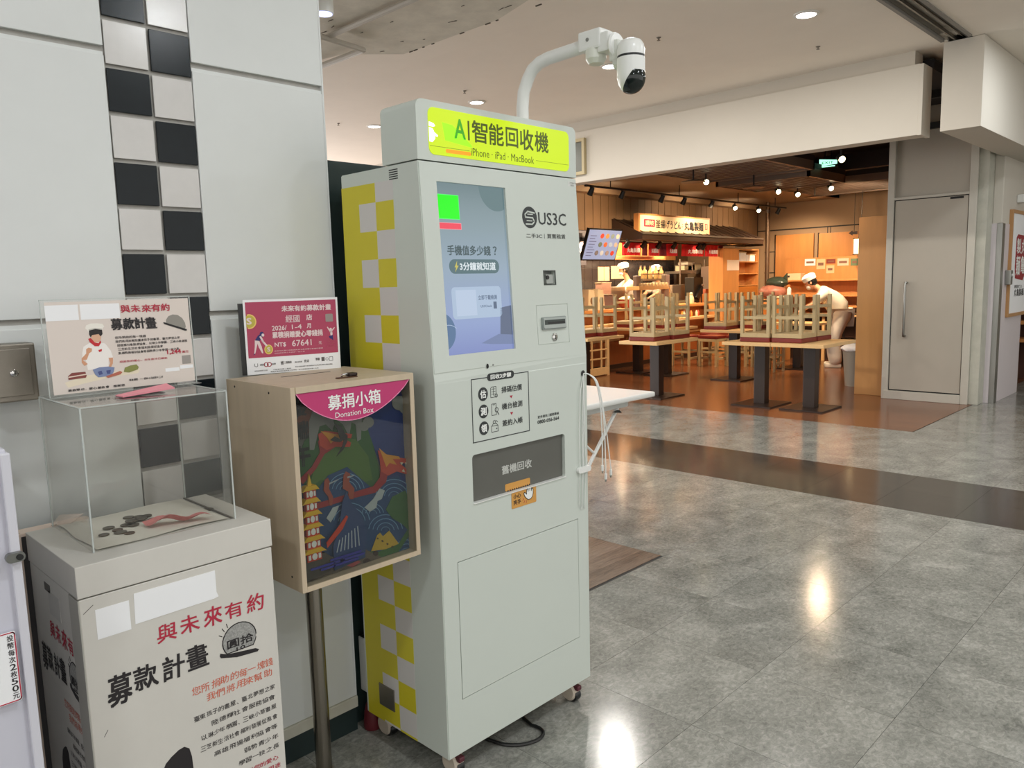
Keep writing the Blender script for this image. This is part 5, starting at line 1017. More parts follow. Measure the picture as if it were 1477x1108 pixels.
# exit sign
p = at(1190, 236, y=11.6); t = thing('exit_sign', 'green lit exit sign hanging from the dark restaurant ceiling', 'sign', p); exg = mat('exit_green', (190, 255, 225), .4, emit=(170, 255, 215), es=1.6)
pl = plane((p.x - .17, 11.6, p.z - .06), (.92, .15, 0), (0, 0, 1))
part('case', MB().rect(pl, 0, 0, .34, .13, -.03, 0), blackp, t); part('lit_face', MB().poly(pl, [(.08, .03), (.33, .045), (.33, .1), (.08, .13)], 0, .004), exg, t); part('lower_strip', MB().rect(pl, .0, .012, .3, .028, 0, .004), exg, t)
part('lettering', MB().text(pl, 'EXIT', .12, .055, .28, .09, .01, .006), mat('exit_ink', (10, 90, 60), .5), t); part('hanger', MB().cyl((p.x, 11.61, p.z + .07), (p.x, 11.61, 3.5), .008), blackp, t)
# ------------------------------------------------------------------ kitchen front
HX = -7.62
hood = thing('kitchen_hood', 'dark brown sloping hood canopy over the open kitchen', 'hood', (-8, 13, 2.1)); hb = mat('hood_brown', (58, 42, 32), .45, .2); hy1 = 15.25
part('canopy', MB().prism([(HX, 10.95, 2.34), (HX, 10.95, 2.24), (-8.25, 10.95, 2.24), (-8.25, 10.95, 2.62)], (0, hy1 - 10.95, 0)), hb, hood)
part('front_lip', MB().box(HX - .01, HX + .012, 10.95, hy1, 2.325, 2.352), steeld, hood)
part('end_cheek', MB().prism([(HX, hy1, 2.34), (HX, hy1, 2.20), (-8.25, hy1, 2.20), (-8.25, hy1, 2.62)], (0, .03, 0)), hb, hood)
for k in range(16): y = 11.0 + k * .265; part('rib', MB().prism([(HX + .0, y, 2.352), (-8.25, y, 2.628), (-8.25, y, 2.64), (HX, y, 2.364)], (0, .02, 0)), hb, hood)
sgx = -7.70
y0, y1 = at(921, 335, x=sgx).y, at(1024, 335, x=sgx).y; zt0, zb0 = at(921, 307, x=sgx).z, at(922, 336, x=sgx).z
SG = thing('shop_sign', 'long lit shop sign board with brush lettering above the kitchen hood', 'sign', (sgx, (y0 + y1) / 2, zb0)); lit = mat('lit_sign_face', (236, 206, 160), .5, emit=(255, 206, 140), es=.38)
part('frame', MB().box(sgx - .1, sgx, y0, y1, zb0, zt0, .006), orangew, SG); part('face', MB().box(sgx, sgx + .006, y0 + .04, y1 - .04, zb0 + .03, zt0 - .03), lit, SG)
pl = planeX(sgx + .006); hh = zt0 - zb0; L_ = y1 - y0
def sy(f): return y0 + f * L_
part('red_seal', MB().rrect(pl, sy(.065), zb0 + hh * .34, sy(.205), zb0 + hh * .72, .02, 0, .004), redp, SG)
part('lettering', MB().text(pl, '讃岐', sy(.08), zb0 + hh * .40, sy(.19), zb0 + hh * .66, .003, .006), lit, SG)
part('lettering', MB().text(pl, '釜揚げ', sy(.215), zb0 + hh * .30, sy(.40), zb0 + hh * .72, .02, .004).text(pl, 'うどん', sy(.41), zb0 + hh * .30, sy(.56), zb0 + hh * .70, .02, .004).text(pl, '丸亀製麺', sy(.61), zb0 + hh * .26, sy(.89), zb0 + hh * .72, .03, .004).text(pl, '：', sy(.575), zb0 + hh * .42, sy(.59), zb0 + hh * .58, .02, .004), blkp, SG)
part('stamp', MB().line(pl, [(sy(.92), zb0 + hh * .36), (sy(.95), zb0 + hh * .36), (sy(.95), zb0 + hh * .66), (sy(.92), zb0 + hh * .66)], .012, 0, .004, True), redp, SG)
# red curtains
cr = mat('curtain_red', (224, 34, 40), .7, noise=9, amt=.12); cdk = mat('curtain_wine', (120, 22, 34), .7, noise=9, amt=.1)
nx = -8.0
for k, (u0, u1, m_, s_, lb) in enumerate(((897, 925, cr, 1, 'red printed curtain nearest the menu screen'), (926, 934, cdk, 0, 'narrow wine red curtain fold beside the first curtain'), (935, 950, cr, 1, 'red printed curtain behind the left chef'), (951, 960, cdk, 0, 'wine red curtain fold in the middle'), (961, 977, cr, 1, 'red printed curtain left of the gap'), (984, 1016, cr, 1, 'wide red printed curtain right of the gap'), (1017, 1036, cr, 1, 'red printed curtain farthest right'), (1036, 1043, cdk, 0, 'wine red curtain end beside the orange cupboard'))):
    a = at(u0, 356, x=nx); b = at(u1, 375, x=nx); bmq = bmesh.new(); G_ = {}; n = 14
    for i in range(n + 1):
        for j in range(4): y = a.y + (b.y - a.y) * i / n; G_[i, j] = bmq.verts.new((nx + .022 * math.sin(i * 1.7 + k) * (1 - j * .2), y, 1.99 + (2.20 - 1.99) * j / 3))
    for i in range(n):
        for j in range(3): bmq.faces.new((G_[i, j], G_[i + 1, j], G_[i + 1, j + 1], G_[i, j + 1]))
    t = thing('noren_curtain', lb, 'curtain', (nx, (a.y + b.y) / 2, 1.99), 'short curtains over the kitchen counter'); part('cloth', MB().bm(bmq), m_, t, smooth=True)
    part('hem', MB().box(nx - .026, nx + .026, a.y, b.y, 2.198, 2.208), m_, t)
    if s_: part('lettering', MB().text(planeX(nx + .026), '丸亀製麺', a.y + (b.y - a.y) * .2, 2.04, a.y + (b.y - a.y) * .85, 2.115, .03, .002), mat('curtain_white', (240, 220, 210), .6, emit=(240, 220, 200), es=.15), t)
single('curtain_rail', MB().cyl((nx, 9.4, 2.215), (nx, 15.2, 2.215), .012), blackp, 'thin dark rail carrying the red curtains', 'rail')
for k, u in enumerate((904, 928, 950, 972, 1008, 1014)):
    p = at(u, 350, x=-7.9); spot((-7.9, p.y, 2.16), (-8.9, p.y + .2, 1.2), ('small spotlight under the hood, ' + ['far left', 'second', 'third', 'fourth beside the gap', 'fifth above the wide curtain', 'sixth'][k]), k in (0, 1, 4), 'spotlights under the hood')
# kitchen back surfaces
KX = -9.9
tilek = mat('dark_kitchen_tile', (46, 42, 44), .25, noise=6, amt=.1)
kb = struct('wall_tiled', MB().box(KX - .1, KX - .008, 8.45, 15.6, 0, 2.4), mat('grout_grey', (120, 108, 96), .8))
tkm = mesh('wall_tile', MB().box(-.008, 0, -.122, .122, -.122, .122, .002), tilek)
for i in range(28):
    for j in range(6): piece('wall_tile', tkm, (KX, 8.6 + i * .25, .95 + j * .25), kb)
struct('trim_8', MB().box(-8.25, -8.13, 9.0, at(960, 378, x=-8.13).y, 1.93, 1.985, .003), orangew)
struct('trim_9', MB().box(KX, KX + .03, 9.0, 15.5, 2.0, 2.4), orangew)
# menu screen
mx = -7.98; a0 = at(840, 374, x=mx); a1 = at(886, 374, x=mx); b0 = at(851, 331, x=mx + .12); b1 = at(897, 333, x=mx + .12)
MS = thing('menu_screen', 'tilted lit menu screen with rows of dish pictures at the kitchen front', 'screen', (mx, a0.y, a0.z))
mpl = plane(a0, (0, 1, 0), (b0 - a0)); mw = a1.y - a0.y; mh = (b0 - a0).length; mpl = (a0, Vector((0, 1, 0)), (b0 - a0).normalized(), Vector((0, 1, 0)).cross((b0 - a0).normalized()).normalized())
part('housing', MB().rect(mpl, -.02, -.02, mw + .02, mh + .02, -.05, 0), blackp, MS); part('display', MB().rect(mpl, 0, 0, mw, mh, 0, .003), mat('menu_light', (60, 62, 70), .3, emit=(176, 184, 214), es=.8), MS)
dc = [(180, 60, 40), (190, 120, 60), (120, 130, 120), (200, 180, 150), (90, 100, 80), (190, 90, 50), (150, 160, 170), (170, 150, 130), (110, 100, 96), (180, 176, 170), (140, 120, 110)]
for r_ in range(3):
    for c_ in range(4): part('dish_picture', MB().disc(mpl, mw * (.42 + .165 * c_ - .05 * (r_ == 2)), mh * (.8 - .29 * r_), mw * .055, mh * .085, .003, .006, 14), mat('dish', dc[(r_ * 4 + c_) % 11], .5, emit=dc[(r_ * 4 + c_) % 11], es=.6), MS)
m_ = MB()
for k in range(8): m_.rect(mpl, mw * .06, mh * (.12 + k * .095), mw * (.22 + .03 * (k % 3)), mh * (.145 + k * .095), .003, .005)
part('menu_lines', m_, mat('menu_ink', (90, 90, 120), .5, emit=(90, 90, 120), es=.5), MS)
s = thing('side_panel', 'pale panel with a dark square left of the menu screen', 'panel', (-8.1, 9.6, 1.9)); y0, y1, z0, z1 = RX(-8.1, 828, 332, 846, 378); part('board', MB().box(-8.14, -8.1, y0, y1, z0 - .05, z1), mat('panel_grey', (150, 146, 150), .5), s); part('dark_square', MB().box(-8.1, -8.095, y0, y1 - .1, z0 + .25, z1 - .04), mat('panel_dark', (74, 66, 66), .5), s)
# papers on the tiled wall
for k, (u0, v0, u1, v1, lb) in enumerate(((862, 385, 871, 405, 'left of the three recipe papers'), (871, 385, 879, 405, 'second recipe paper'), (881, 384, 902, 402, 'wide recipe paper nearest the chef'))):
    y0, y1, z0, z1 = RX(KX + .004, u0, v0, u1, v1); single('wall_paper_sheet', MB().box(KX + .001, KX + .006, y0 + .01, y1, z0, z1), mat('paper_warm', (236, 196, 150), .7), 'warm lit notice on the dark tiles, ' + lb, 'notice')
# counters
CT = 1.07; cx_f = -8.25
KC = thing('kitchen_counter', 'long orange wooden serving counter in front of the kitchen', 'counter', (-8.5, 12, 0)); cy_e = at(1052, 440, x=cx_f).y
part('worktop', MB().box(-8.9, cx_f, 8.6, cy_e, CT - .05, CT, .006), orangew, KC); part('front_panel', MB().box(-8.7, cx_f - .12, 8.6, cy_e - .02, .0, CT - .05), mat('counter_front', (150, 84, 40), .5, noise=8, amt=.1, stretch=(1, 1, .2)), KC)
part('tray_rail', MB().box(cx_f, cx_f + .2, 8.6, 14.1, .78, .83, .006), palew, KC); part('tray_support', MB().box(cx_f - .1, cx_f + .18, 12.6, 12.64, 0, .78), orangew, KC)
part('kick_strip', MB().box(cx_f - .12, cx_f - .1, 8.6, cy_e - .02, 0, .08), darkw, KC)
for k in range(4): part('front_rail', MB().box(cx_f - .12, cx_f - .105, 8.7 + k * 1.4, 9.9 + k * 1.4, .5, .54), palew, KC)
for k in range(7):
    y = 12.9 + k * .13; single('sauce_bottle', MB().lathe((cx_f + .06 + .04 * (k % 2), y, .83), [(0, 0), (.026, 0), (.026, .08), (.012, .10), (.012, .12), (0, .12)], 12), mat('sauce', ((180, 60, 30), (230, 150, 60), (210, 200, 170))[k % 3], .4), 'small sauce bottle on the tray rail, ' + ['first', 'second', 'third', 'fourth', 'fifth', 'sixth', 'last'][k] + ' from the left', 'bottle', 'sauce bottles on the tray rail', smooth=40)
def kit(u, v0, v1, x): a = at(u, v0, x=x); b = at(u, v1, x=x); return a.y, b.z, a.z     # y, z low, z high
def kbox(name, lb, cat, u0, v0, u1, v1, x, dx, m_, z0=None, lid=None, rim=None):
    ya, yb, za, zb = RX(x, u0, v0, u1, v1); za = CT if z0 is None else z0; t = thing(name, lb, cat, (x, (ya + yb) / 2, za))
    part('case', MB().box(x - dx, x, ya, yb, za, zb, min(.01, (yb - ya) * .1)), m_, t)
    if lid: part('lid', MB().box(x - dx - .005, x + .005, ya - .01, yb + .01, zb, zb + .02, .004), lid, t)
    if rim: part('front_panel', MB().box(x, x + .004, ya + .02, yb - .02, za + .02, zb - .02), rim, t)
    return t
stl = mat('kitchen_steel', (176, 166, 152), .3, .8, noise=8, amt=.1); cream_m = mat('cream_ceramic', (214, 196, 160), .4)
pot = at(904, 440, x=-8.45); pc = Vector((-8.45, pot.y, CT)); t = thing('hot_pot', 'red brown lidded hot pot on the counter corner', 'pot', pc)
pr_ = mat('pot_red', (150, 60, 40), .35)
part('pot_body', MB().lathe(pc, [(0, 0), (.10, 0), (.145, .05), (.15, .14), (.14, .15), (0, .15)], 24), pr_, t, smooth=40); part('lid', MB().lathe(pc, [(.152, .15), (.155, .16), (.09, .20), (.02, .215), (0, .215)], 24), cream_m, t, smooth=40); part('lid_knob', MB().lathe(pc, [(.014, .21), (.022, .235), (0, .245)], 12), blackp, t, smooth=True)
part('emblem', MB().box(-8.302, -8.298, pot.y - .025, pot.y + .025, CT + .03, CT + .11), dark, t)
for sg_ in (-1, 1): part('handle', MB().box(-8.49, -8.41, pot.y + sg_ * .17 - .02, pot.y + sg_ * .17 + .02, CT + .10, CT + .125, .005), pr_, t)
kbox('ladle_jar', 'pinkish ceramic jar left of the hot pot', 'jar', 868, 409, 882, 440, -8.7, .15, mat('jar_pink', (220, 180, 160), .5), lid=cream_m)
kbox('steel_pan', 'open grey steel pan behind the hot pot', 'pan', 880, 414, 902, 438, -8.75, .2, stl)
kbox('rice_box', 'low glass box left of the hot pot', 'box', 862, 427, 884, 441, -8.42, .2, mat('box_grey', (120, 100, 96), .3), lid=stl)
kbox('counter_post', 'grey steel post standing on the counter beside the left chef', 'post', 918, 398, 925, 440, -8.45, .08, mat('post_teal', (150, 140, 140), .3, .6))
kbox('counter_post', 'second grey steel post at the right end of the glass guard', 'post', 959, 396, 966, 440, -8.45, .08, mat('post_teal2', (170, 156, 150), .3, .6))
y0, y1, z0, z1 = RX(-8.42, 925, 398, 960, 416); gs = thing('glass_guard', 'clear glass sneeze guard on the kitchen counter', 'guard', (-8.42, y0, CT)); part('pane', MB().box(-8.426, -8.42, y0, y1, z0, z1 + .02), glass, gs); part('top_rail', MB().box(-8.435, -8.41, y0, y1, z1 + .02, z1 + .04), stl, gs)
part('foot', MB().box(-8.435, -8.41, y0, y0 + .02, CT, z0), stl, gs)
t = kbox('serving_shelf', 'pale bamboo tray shelf on the counter under the glass guard', 'shelf', 922, 413, 965, 418, -8.38, .3, palew, z0=at(940, 418, x=-8.38).z); sy0 = at(925, 416, x=-8.38)
part('leg', MB().box(-8.4, -8.38, sy0.y, sy0.y + .02, CT, sy0.z), palew, t); part('leg', MB().box(-8.4, -8.38, sy0.y + .95, sy0.y + .97, CT, sy0.z), palew, t)
for k in range(9):
    y = sy0.y + .05 + k * .105; single('rice_roll', MB().cyl((-8.55, y, sy0.z + .065), (-8.39, y, sy0.z + .065), .032, .032, 10), mat('roll_cream', (226, 206, 160), .6), 'wrapped roll on the bamboo tray shelf, ' + ['leftmost', 'second', 'third', 'fourth', 'middle', 'sixth', 'seventh', 'eighth', 'rightmost'][k] + ' of nine', 'roll', 'rolls on the bamboo shelf', smooth=40)
for k, u in enumerate((924, 930, 938, 946, 954)):
    y, zl, zh = kit(u, 384, 402, -8.99); t = thing('oil_bottle', 'clear condiment bottle in the row behind the counter, ' + ['first beside the chef', 'second', 'third', 'fourth', 'last'][k], 'bottle', (-8.99, y, zl), 'bottles behind the guard')
    part('glass_body', MB().lathe((-8.99, y, zl), [(0, 0), (.045, 0), (.045, .14), (.018, .19), (.018, .23), (0, .23)], 14), mat('bottle_amber', (200, 170, 110), .2), t, smooth=40); part('cap', MB().cyl((-8.99, y, zl + .23), (-8.99, y, zl + .255), .02), steeld, t)
bshelf = at(940, 402, x=-8.99); single('bottle_ledge', MB().box(-9.06, -8.92, bshelf.y - .42, bshelf.y + .42, bshelf.z - .04, bshelf.z - .002, .004).box(-9.04, -9.01, bshelf.y - .40, bshelf.y - .35, 0, bshelf.z - .04).box(-9.04, -9.01, bshelf.y + .35, bshelf.y + .40, 0, bshelf.z - .04), stl, 'steel ledge carrying the condiment bottles', 'shelf')
# steel rack with posts and white containers
for k, u in enumerate((981, 1016)):
    y, zl, zh = kit(u, 372, 420, -9.4); single('rack_post', MB().cyl((-9.4, y, 0), (-9.4, y, 2.0), .02, .02, 10), stl, 'steel rack post ' + ('left' if k == 0 else 'right') + ' of the white containers', 'post', smooth=40)
y0, y1, z0, z1 = RX(-9.4, 981, 391, 1022, 394); sh = thing('steel_shelf', 'steel shelf with white containers behind the counter', 'shelf', (-9.55, (y0 + y1) / 2, z0)); part('shelf_board', MB().box(-9.8, -9.42, y0, y1, z0, z1, .003), stl, sh); part('lip', MB().box(-9.42, -9.41, y0, y1, z0, z1 + .02), stl, sh); zz = z1
for k, (u0, u1, v0, c_) in enumerate(((985, 996, 382, (216, 214, 180)), (997, 1009, 380, (220, 210, 176)), (990, 1000, 377, (210, 206, 190)), (1010, 1018, 386, (200, 190, 170)))):
    ya, yb, za, zb = RX(-9.5, u0, v0, u1, 391); t = thing('food_container', 'pale food container on the steel shelf, ' + ['left', 'middle', 'rear stacked', 'right small'][k], 'container', (-9.5, (ya + yb) / 2, zz)); part('tub', MB().box(-9.7 - .02 * (k == 2), -9.46, ya, yb, zz + (.0), zb - .02, .01), mat('tub%d' % k, c_, .5), t); part('lid', MB().box(-9.7, -9.45, ya - .005, yb + .005, zb - .02, zb), stl, t)
kbox('steel_sink', 'bright steel sink unit behind the counter', 'sink', 970, 411, 1003, 436, -8.93, .12, stl, z0=.0)
kbox('cash_register', 'black cash register angled on the counter', 'register', 1001, 400, 1014, 432, -8.55, .22, blackp)
t = thing('scale_stand', 'black countertop stand with a slanted display and small round knob', 'stand', at(1012, 430, x=-8.5)); q = at(1012, 432, x=-8.5)
part('pole', MB().cyl((q.x, q.y, CT), (q.x, q.y, CT + .34), .015), blackp, t); part('display', MB().prism([(q.x - .05, q.y - .2, CT + .12), (q.x - .05, q.y + .02, CT + .36), (q.x - .05, q.y + .07, CT + .3), (q.x - .05, q.y - .08, CT + .06)], (.05, 0, 0)), blackp, t); part('knob', MB().blob((q.x, q.y + .03, CT + .36), (.03, .03, .03)), stl, t, smooth=True)
q = at(997, 436, x=-8.35); t = thing('ceramic_figure', 'small cream ceramic figure on the orange counter', 'figure', (q.x, q.y, CT)); part('figure_body', MB().lathe((q.x, q.y, CT + .02), [(0, 0), (.055, 0), (.06, .06), (.045, .12), (.03, .15), (0, .16)], 16), cream_m, t, smooth=True); part('figure_head', MB().blob((q.x, q.y, CT + .19), (.035, .035, .04)), cream_m, t, smooth=True); part('figure_base', MB().box(q.x - .07, q.x + .07, q.y - .07, q.y + .07, CT, CT + .02), palew, t)
kbox('orange_box', 'small orange wooden box at the right end of the counter', 'box', 1018, 424, 1034, 438, -8.4, .2, orangew); kbox('pink_bowl_stack', 'stack of reddish bowls right of the register', 'bowls', 1018, 417, 1024, 425, -8.7, .12, mat('bowl_red', (190, 110, 84), .4))
kbox('card_stand', 'dark upright card holder beside the orange cupboard', 'holder', 1033, 422, 1042, 434, -8.45, .08, dark)
fr_ = kbox('steel_refrigerator', 'tall grey steel refrigerator with long handle beside the orange cupboard', 'refrigerator', 1028, 384, 1043, 440, -9.05, .3, mat('fridge_grey', (180, 160, 146), .35, .5), z0=0)
ya = at(1028, 404, x=-9.03); yb = at(1043, 396, x=-9.03); part('handle', MB().tube([(-9.01, ya.y - .1, ya.z - .02), (-9.01, yb.y, yb.z)], .015, 8), whitepl, fr_, smooth=True)
# orange cupboard
y0, y1, z0, z1 = RX(-7.9, 1043, 358, 1093, 470); ym = at(1066, 380, x=-7.9).y
OC = thing('orange_cupboard', 'tall orange wooden cupboard with open shelves on its right half', 'cupboard', (-8.1, (y0 + y1) / 2, 0))
part('door', MB().box(-8.22, -7.9, y0, ym, 0, z1, .005), orangew, OC); part('side_panel', MB().box(-8.22, -7.9, y1 - .03, y1, 0, z1), orangew, OC); part('back_panel', MB().box(-8.22, -8.20, ym, y1 - .03, 0, z1), mat('cupboard_back', (226, 170, 110), .5), OC); part('top_panel', MB().box(-8.20, -7.9, ym, y1 - .03, z1 - .03, z1), orangew, OC)
for v in (377, 394, 411): z = at(1080, v, x=-7.9).z; part('shelf', MB().box(-8.20, -7.905, ym, y1 - .03, z - .02, z, .002), orangew, OC)
z = at(1080, 411, x=-7.9).z; part('drawer', MB().box(-8.20, -7.903, ym + .004, y1 - .034, .1, z - .03, .004), mat('drawer_orange', (176, 108, 44), .45), OC)
a0_, a1_, c0_, c1_ = RX(-7.895, 1049, 375, 1066, 390); single('notice_sheet', MB().box(-7.899, -7.896, a0_, a1_, c0_, c1_), mat('notice_pale', (224, 208, 190), .7), 'printed white notice taped to the orange cupboard door', 'notice')
zs_ = at(1080, 377, x=-7.9).z
for k in range(2): ya, yb, _, zb = RX(-7.95, 1068 + k * 10, 365 + k * 3, 1076 + k * 13, 377); t = thing('storage_box', ('white storage box' if k == 0 else 'grey white tray stack') + ' on the top shelf of the orange cupboard', 'box', (-8, (ya + yb) / 2, zs_)); part('case', MB().box(-8.18, -7.95, ya, yb, zs_, zb, .004), paper, t); part('lid', MB().box(-8.18, -7.94, ya, yb, zb, zb + .02), cream_m, t)
# ------------------------------------------------------------------ condiment counter on the back wall side
CY = 14.75
x0, x1 = at(1131, 400, y=CY).x, -3.4
BC = thing('orange_counter', 'orange wooden self service counter with notices on its back board', 'counter', ((x0 + x1) / 2, CY, 0))
zt_ = at(1165, 372, y=CY).z; part('back_board', MB().box(x0, x1, CY + .05, CY + .10, 0, zt_, .004), orangew, BC)
for v, dpt in ((403, .30), (425, .40), (440, .48)): z = at(1190, v, y=CY).z; part('shelf', MB().box(x0, x1, CY - dpt + .05, CY + .05, z - .03, z, .004), orangew, BC)
zc = at(1190, 452, y=CY - .4).z; part('worktop', MB().box(x0, x1, CY - .6, CY + .05, zc - .05, zc, .005), palew, BC); part('base_panel', MB().box(x0 + .2, x1, CY - .3, CY - .27, 0, zc - .05), mat('base_dark', (56, 36, 26), .5), BC)
for k in range(4): part('leg', MB().box(x0 + .1 + k * .9, x0 + .15 + k * .9, CY - .55, CY - .5, 0, zc - .05), palew, BC)
NT = [((1161, 374, 1176, 383), paper, 'white notice leftmost on the orange back board'), ((1178, 374, 1190, 388), mat('notice_tan', (214, 180, 140), .6), 'tan framed blank square notice'), ((1192, 374, 1205, 380), mat('notice_wine', (120, 50, 40), .6), 'dark red notice strip'), ((1192, 383, 1203, 394), mat('notice_orange', (226, 180, 140), .6), 'pale notice below the dark red strip'), ((1208, 373, 1224, 383), mat('notice_pink', (226, 186, 166), .6), 'pinkish notice right of the red strip'), ((1227, 373, 1238, 383), mat('notice_green', (92, 116, 84), .6), 'green notice beside the orange panel')]
for (r_, m_, lb) in NT:
    xa, xb, za, zb = RY(CY + .045, *r_); t = thing('notice', lb, 'notice', ((xa + xb) / 2, CY + .045, za), 'notices on the orange back board'); part('sheet', MB().box(xa, xb, CY + .043, CY + .0495, za, zb), m_, t); part('print_area', MB().box(xa + .03, xb - .03, CY + .0415, CY + .043, za + (zb - za) * .35, za + (zb - za) * .65), mat('notice_ink', (120, 84, 70), .6), t)
p = at(1232, 336, y=15.2); t = thing('arrow_sign', 'dark arrow sign hanging above the notices', 'sign', p); pl = planeY(15.2); part('arrow', MB().poly(pl, [(p.x - .10, p.z), (p.x - .03, p.z + .045), (p.x - .03, p.z + .025), (p.x + .06, p.z + .03), (p.x + .06, p.z - .03), (p.x - .03, p.z - .025), (p.x - .03, p.z - .045)], -.01, .01), darkw, t); part('hanger', MB().cyl((p.x, 15.2, p.z + .03), (p.x, 15.2, 3.5), .005), blackp, t)
xa, xb, za, zb = RY(14.4, 1233, 345, 1241, 366); t = thing('paper_lantern', 'glowing cream lantern beside the orange panel edge', 'lamp', ((xa + xb) / 2, 14.4, za)); part('shade', MB().box(xa, xb + .1, 14.35, 14.5, za, zb, .01), mat('lantern', (255, 240, 200), .6, emit=(255, 226, 170), es=1.6), t); part('frame', MB().box(xa - .01, xb + .11, 14.34, 14.51, za - .015, za).box(xa - .01, xb + .11, 14.34, 14.51, zb, zb + .015), darkw, t); part('cord', MB().cyl((xa + .1, 14.42, zb), (xa + .1, 14.42, 3.5), .006), blackp, t)
# things on that counter
z_ = at(1190, 403, y=CY).z; xa, xb, za, zb = RY(CY - .1, 1136, 394, 1158, 403)
t = thing('tissue_crate', 'pale wooden crate on the upper shelf behind the cleaner', 'crate', ((xa + xb) / 2, CY - .1, z_)); part('crate_body', MB().box(xa, xb, CY - .2, CY - .02, z_, z_ + (zb - za), .005), cream_m, t); part('hand_hole', MB().box(xa + .03, xa + .09, CY - .203, CY - .2, z_ + .05, z_ + .09), dark, t)
# low partition with bags
x0b, x1b, _, zbb = RY(13.9, 1100, 428, 1134, 470)
WBk = thing('waste_cabinet', 'low wooden waste cabinet under the sacks', 'cabinet', ((x0b + x1b) / 2, 13.9, 0)); zbt = at(1115, 431, y=13.9).z; part('case', MB().box(x0b, x1b, 13.7, 14.1, 0, zbt, .006), orangew, WBk); part('door', MB().box(x0b + .03, x1b - .03, 13.69, 13.7, .05, zbt - .08), mat('drawer_o2', (176, 108, 44), .45), WBk)
c_ = at(1114, 418, y=13.85); single('pink_sack', MB().blob((c_.x, 13.85, zbt + .13), (.26, .2, .14), 3, .04), mat('sack_pink', (160, 104, 88), .35, noise=14, amt=.2, bump=.6), 'translucent pinkish sack lying on the waste cabinet', 'bag', smooth=True)
gb_ = MB().blob((c_.x + .07, 13.88, zbt + .30), (.22, .15, .11), 3, .06).prism([(c_.x + .13, 13.88, zbt + .33), (c_.x + .26, 13.88, zbt + .47), (c_.x + .27, 13.88, zbt + .25)], (0, .04, 0)); single('green_sack', gb_, mat('sack_green', (52, 62, 52), .25, bump=.6, noise=12, amt=.2), 'dark green plastic sack lying on the pinkish sack', 'bag', smooth=50)
c_ = at(1122, 429, y=13.6); single('cream_cloth', MB().blob((c_.x, 13.76, zbt + .025), (.15, .06, .03), 2, .12), cream_m, 'cream cloth draped at the front edge of the waste cabinet', 'cloth', smooth=True)
q = at(1134, 425, y=14.3); t = thing('spray_bottle', 'pale spray bottle standing left of the cleaner', 'bottle', (q.x, 14.3, 0)); zq = at(1190, 425, y=CY).z; part('bottle_body', MB().lathe((q.x, 14.42, zq), [(0, 0), (.04, 0), (.04, .12), (.018, .16), (0, .16)], 14), paper, t, smooth=40); part('trigger', MB().box(q.x - .05, q.x + .02, 14.40, 14.44, zq + .16, zq + .20, .005), orangew, t)
# orange partition panel and waste bin
single('orange_partition', MB().box(-3.87, -3.475, 10.36, 10.40, 0, 2.28, .004), mat('orange_laminate', (188, 138, 82), .42, noise=9, amt=.06, stretch=(1, 1, .15)), 'tall plain orange wood panel left of the grey service door', 'panel')
t = thing('waste_bin', 'grey plastic waste bin with white liner beside the orange panel', 'bin', (-4.17, 11.15, 0))
part('bin_body', MB().lathe((-4.17, 11.15, 0), [(0, 0), (.12, 0), (.16, .50), (.15, .51), (0, .5)], 24), mat('bin_plastic', (146, 142, 132), .4), t, smooth=40); part('liner', MB().blob((-4.17, 11.15, .53), (.185, .185, .07), 3, .05), paper, t, smooth=True)
# ------------------------------------------------------------------ dining tables
TZ = .785
def table(name, lb, x0, x1, y0, y1, bases, grp='restaurant tables'):
    t = thing(name, lb, 'table', ((x0 + x1) / 2, (y0 + y1) / 2, 0), grp)
    part('tabletop', MB().box(x0, x1, y0, y1, TZ - .04, TZ, .003), palew, t)
    for (bx, by) in bases:
        part('base_plate', MB().box(bx - .255, bx + .255, by - .29, by + .29, 0, .018, .003), darkw, t); part('post', MB().box(bx - .07, bx + .07, by - .06, by + .06, .018, TZ - .04, .003), darkw, t)
    return t
table('dining_table', 'left half of the pale front table pair carrying upturned stools', -4.80, -4.175, 8.57, 9.5, [(-4.44, 8.90)])
table('dining_table', 'right half of the pale front table pair with a free right end', -4.17, -3.545, 8.57, 9.5, [(-3.83, 8.92)])
table('dining_table', 'pale table with upturned stools just left of the front table pair', -6.02, -5.44, 8.12, 9.08, [(-5.87, 8.76)])
table('dining_table', 'pale table partly hidden behind the machine edge', -7.6, -6.64, 8.25, 9.08, [(-7.08, 8.70)])
table('dining_table', 'left table of the middle row below the kitchen counter', -8.0, -7.42, 10.4, 11.35, [(-7.72, 10.95)])
table('dining_table', 'second table of the middle row', -7.4, -6.8, 10.4, 11.35, [(-7.12, 10.9)])
table('dining_table', 'middle row table behind the front pair carrying upturned stools', -6.25, -5.5, 10.5, 11.4, [(-5.9, 10.93)])
table('dining_table', 'farthest table between the floor stools', -6.1, -5.3, 12.5, 13.1, [(-5.73, 12.8)])
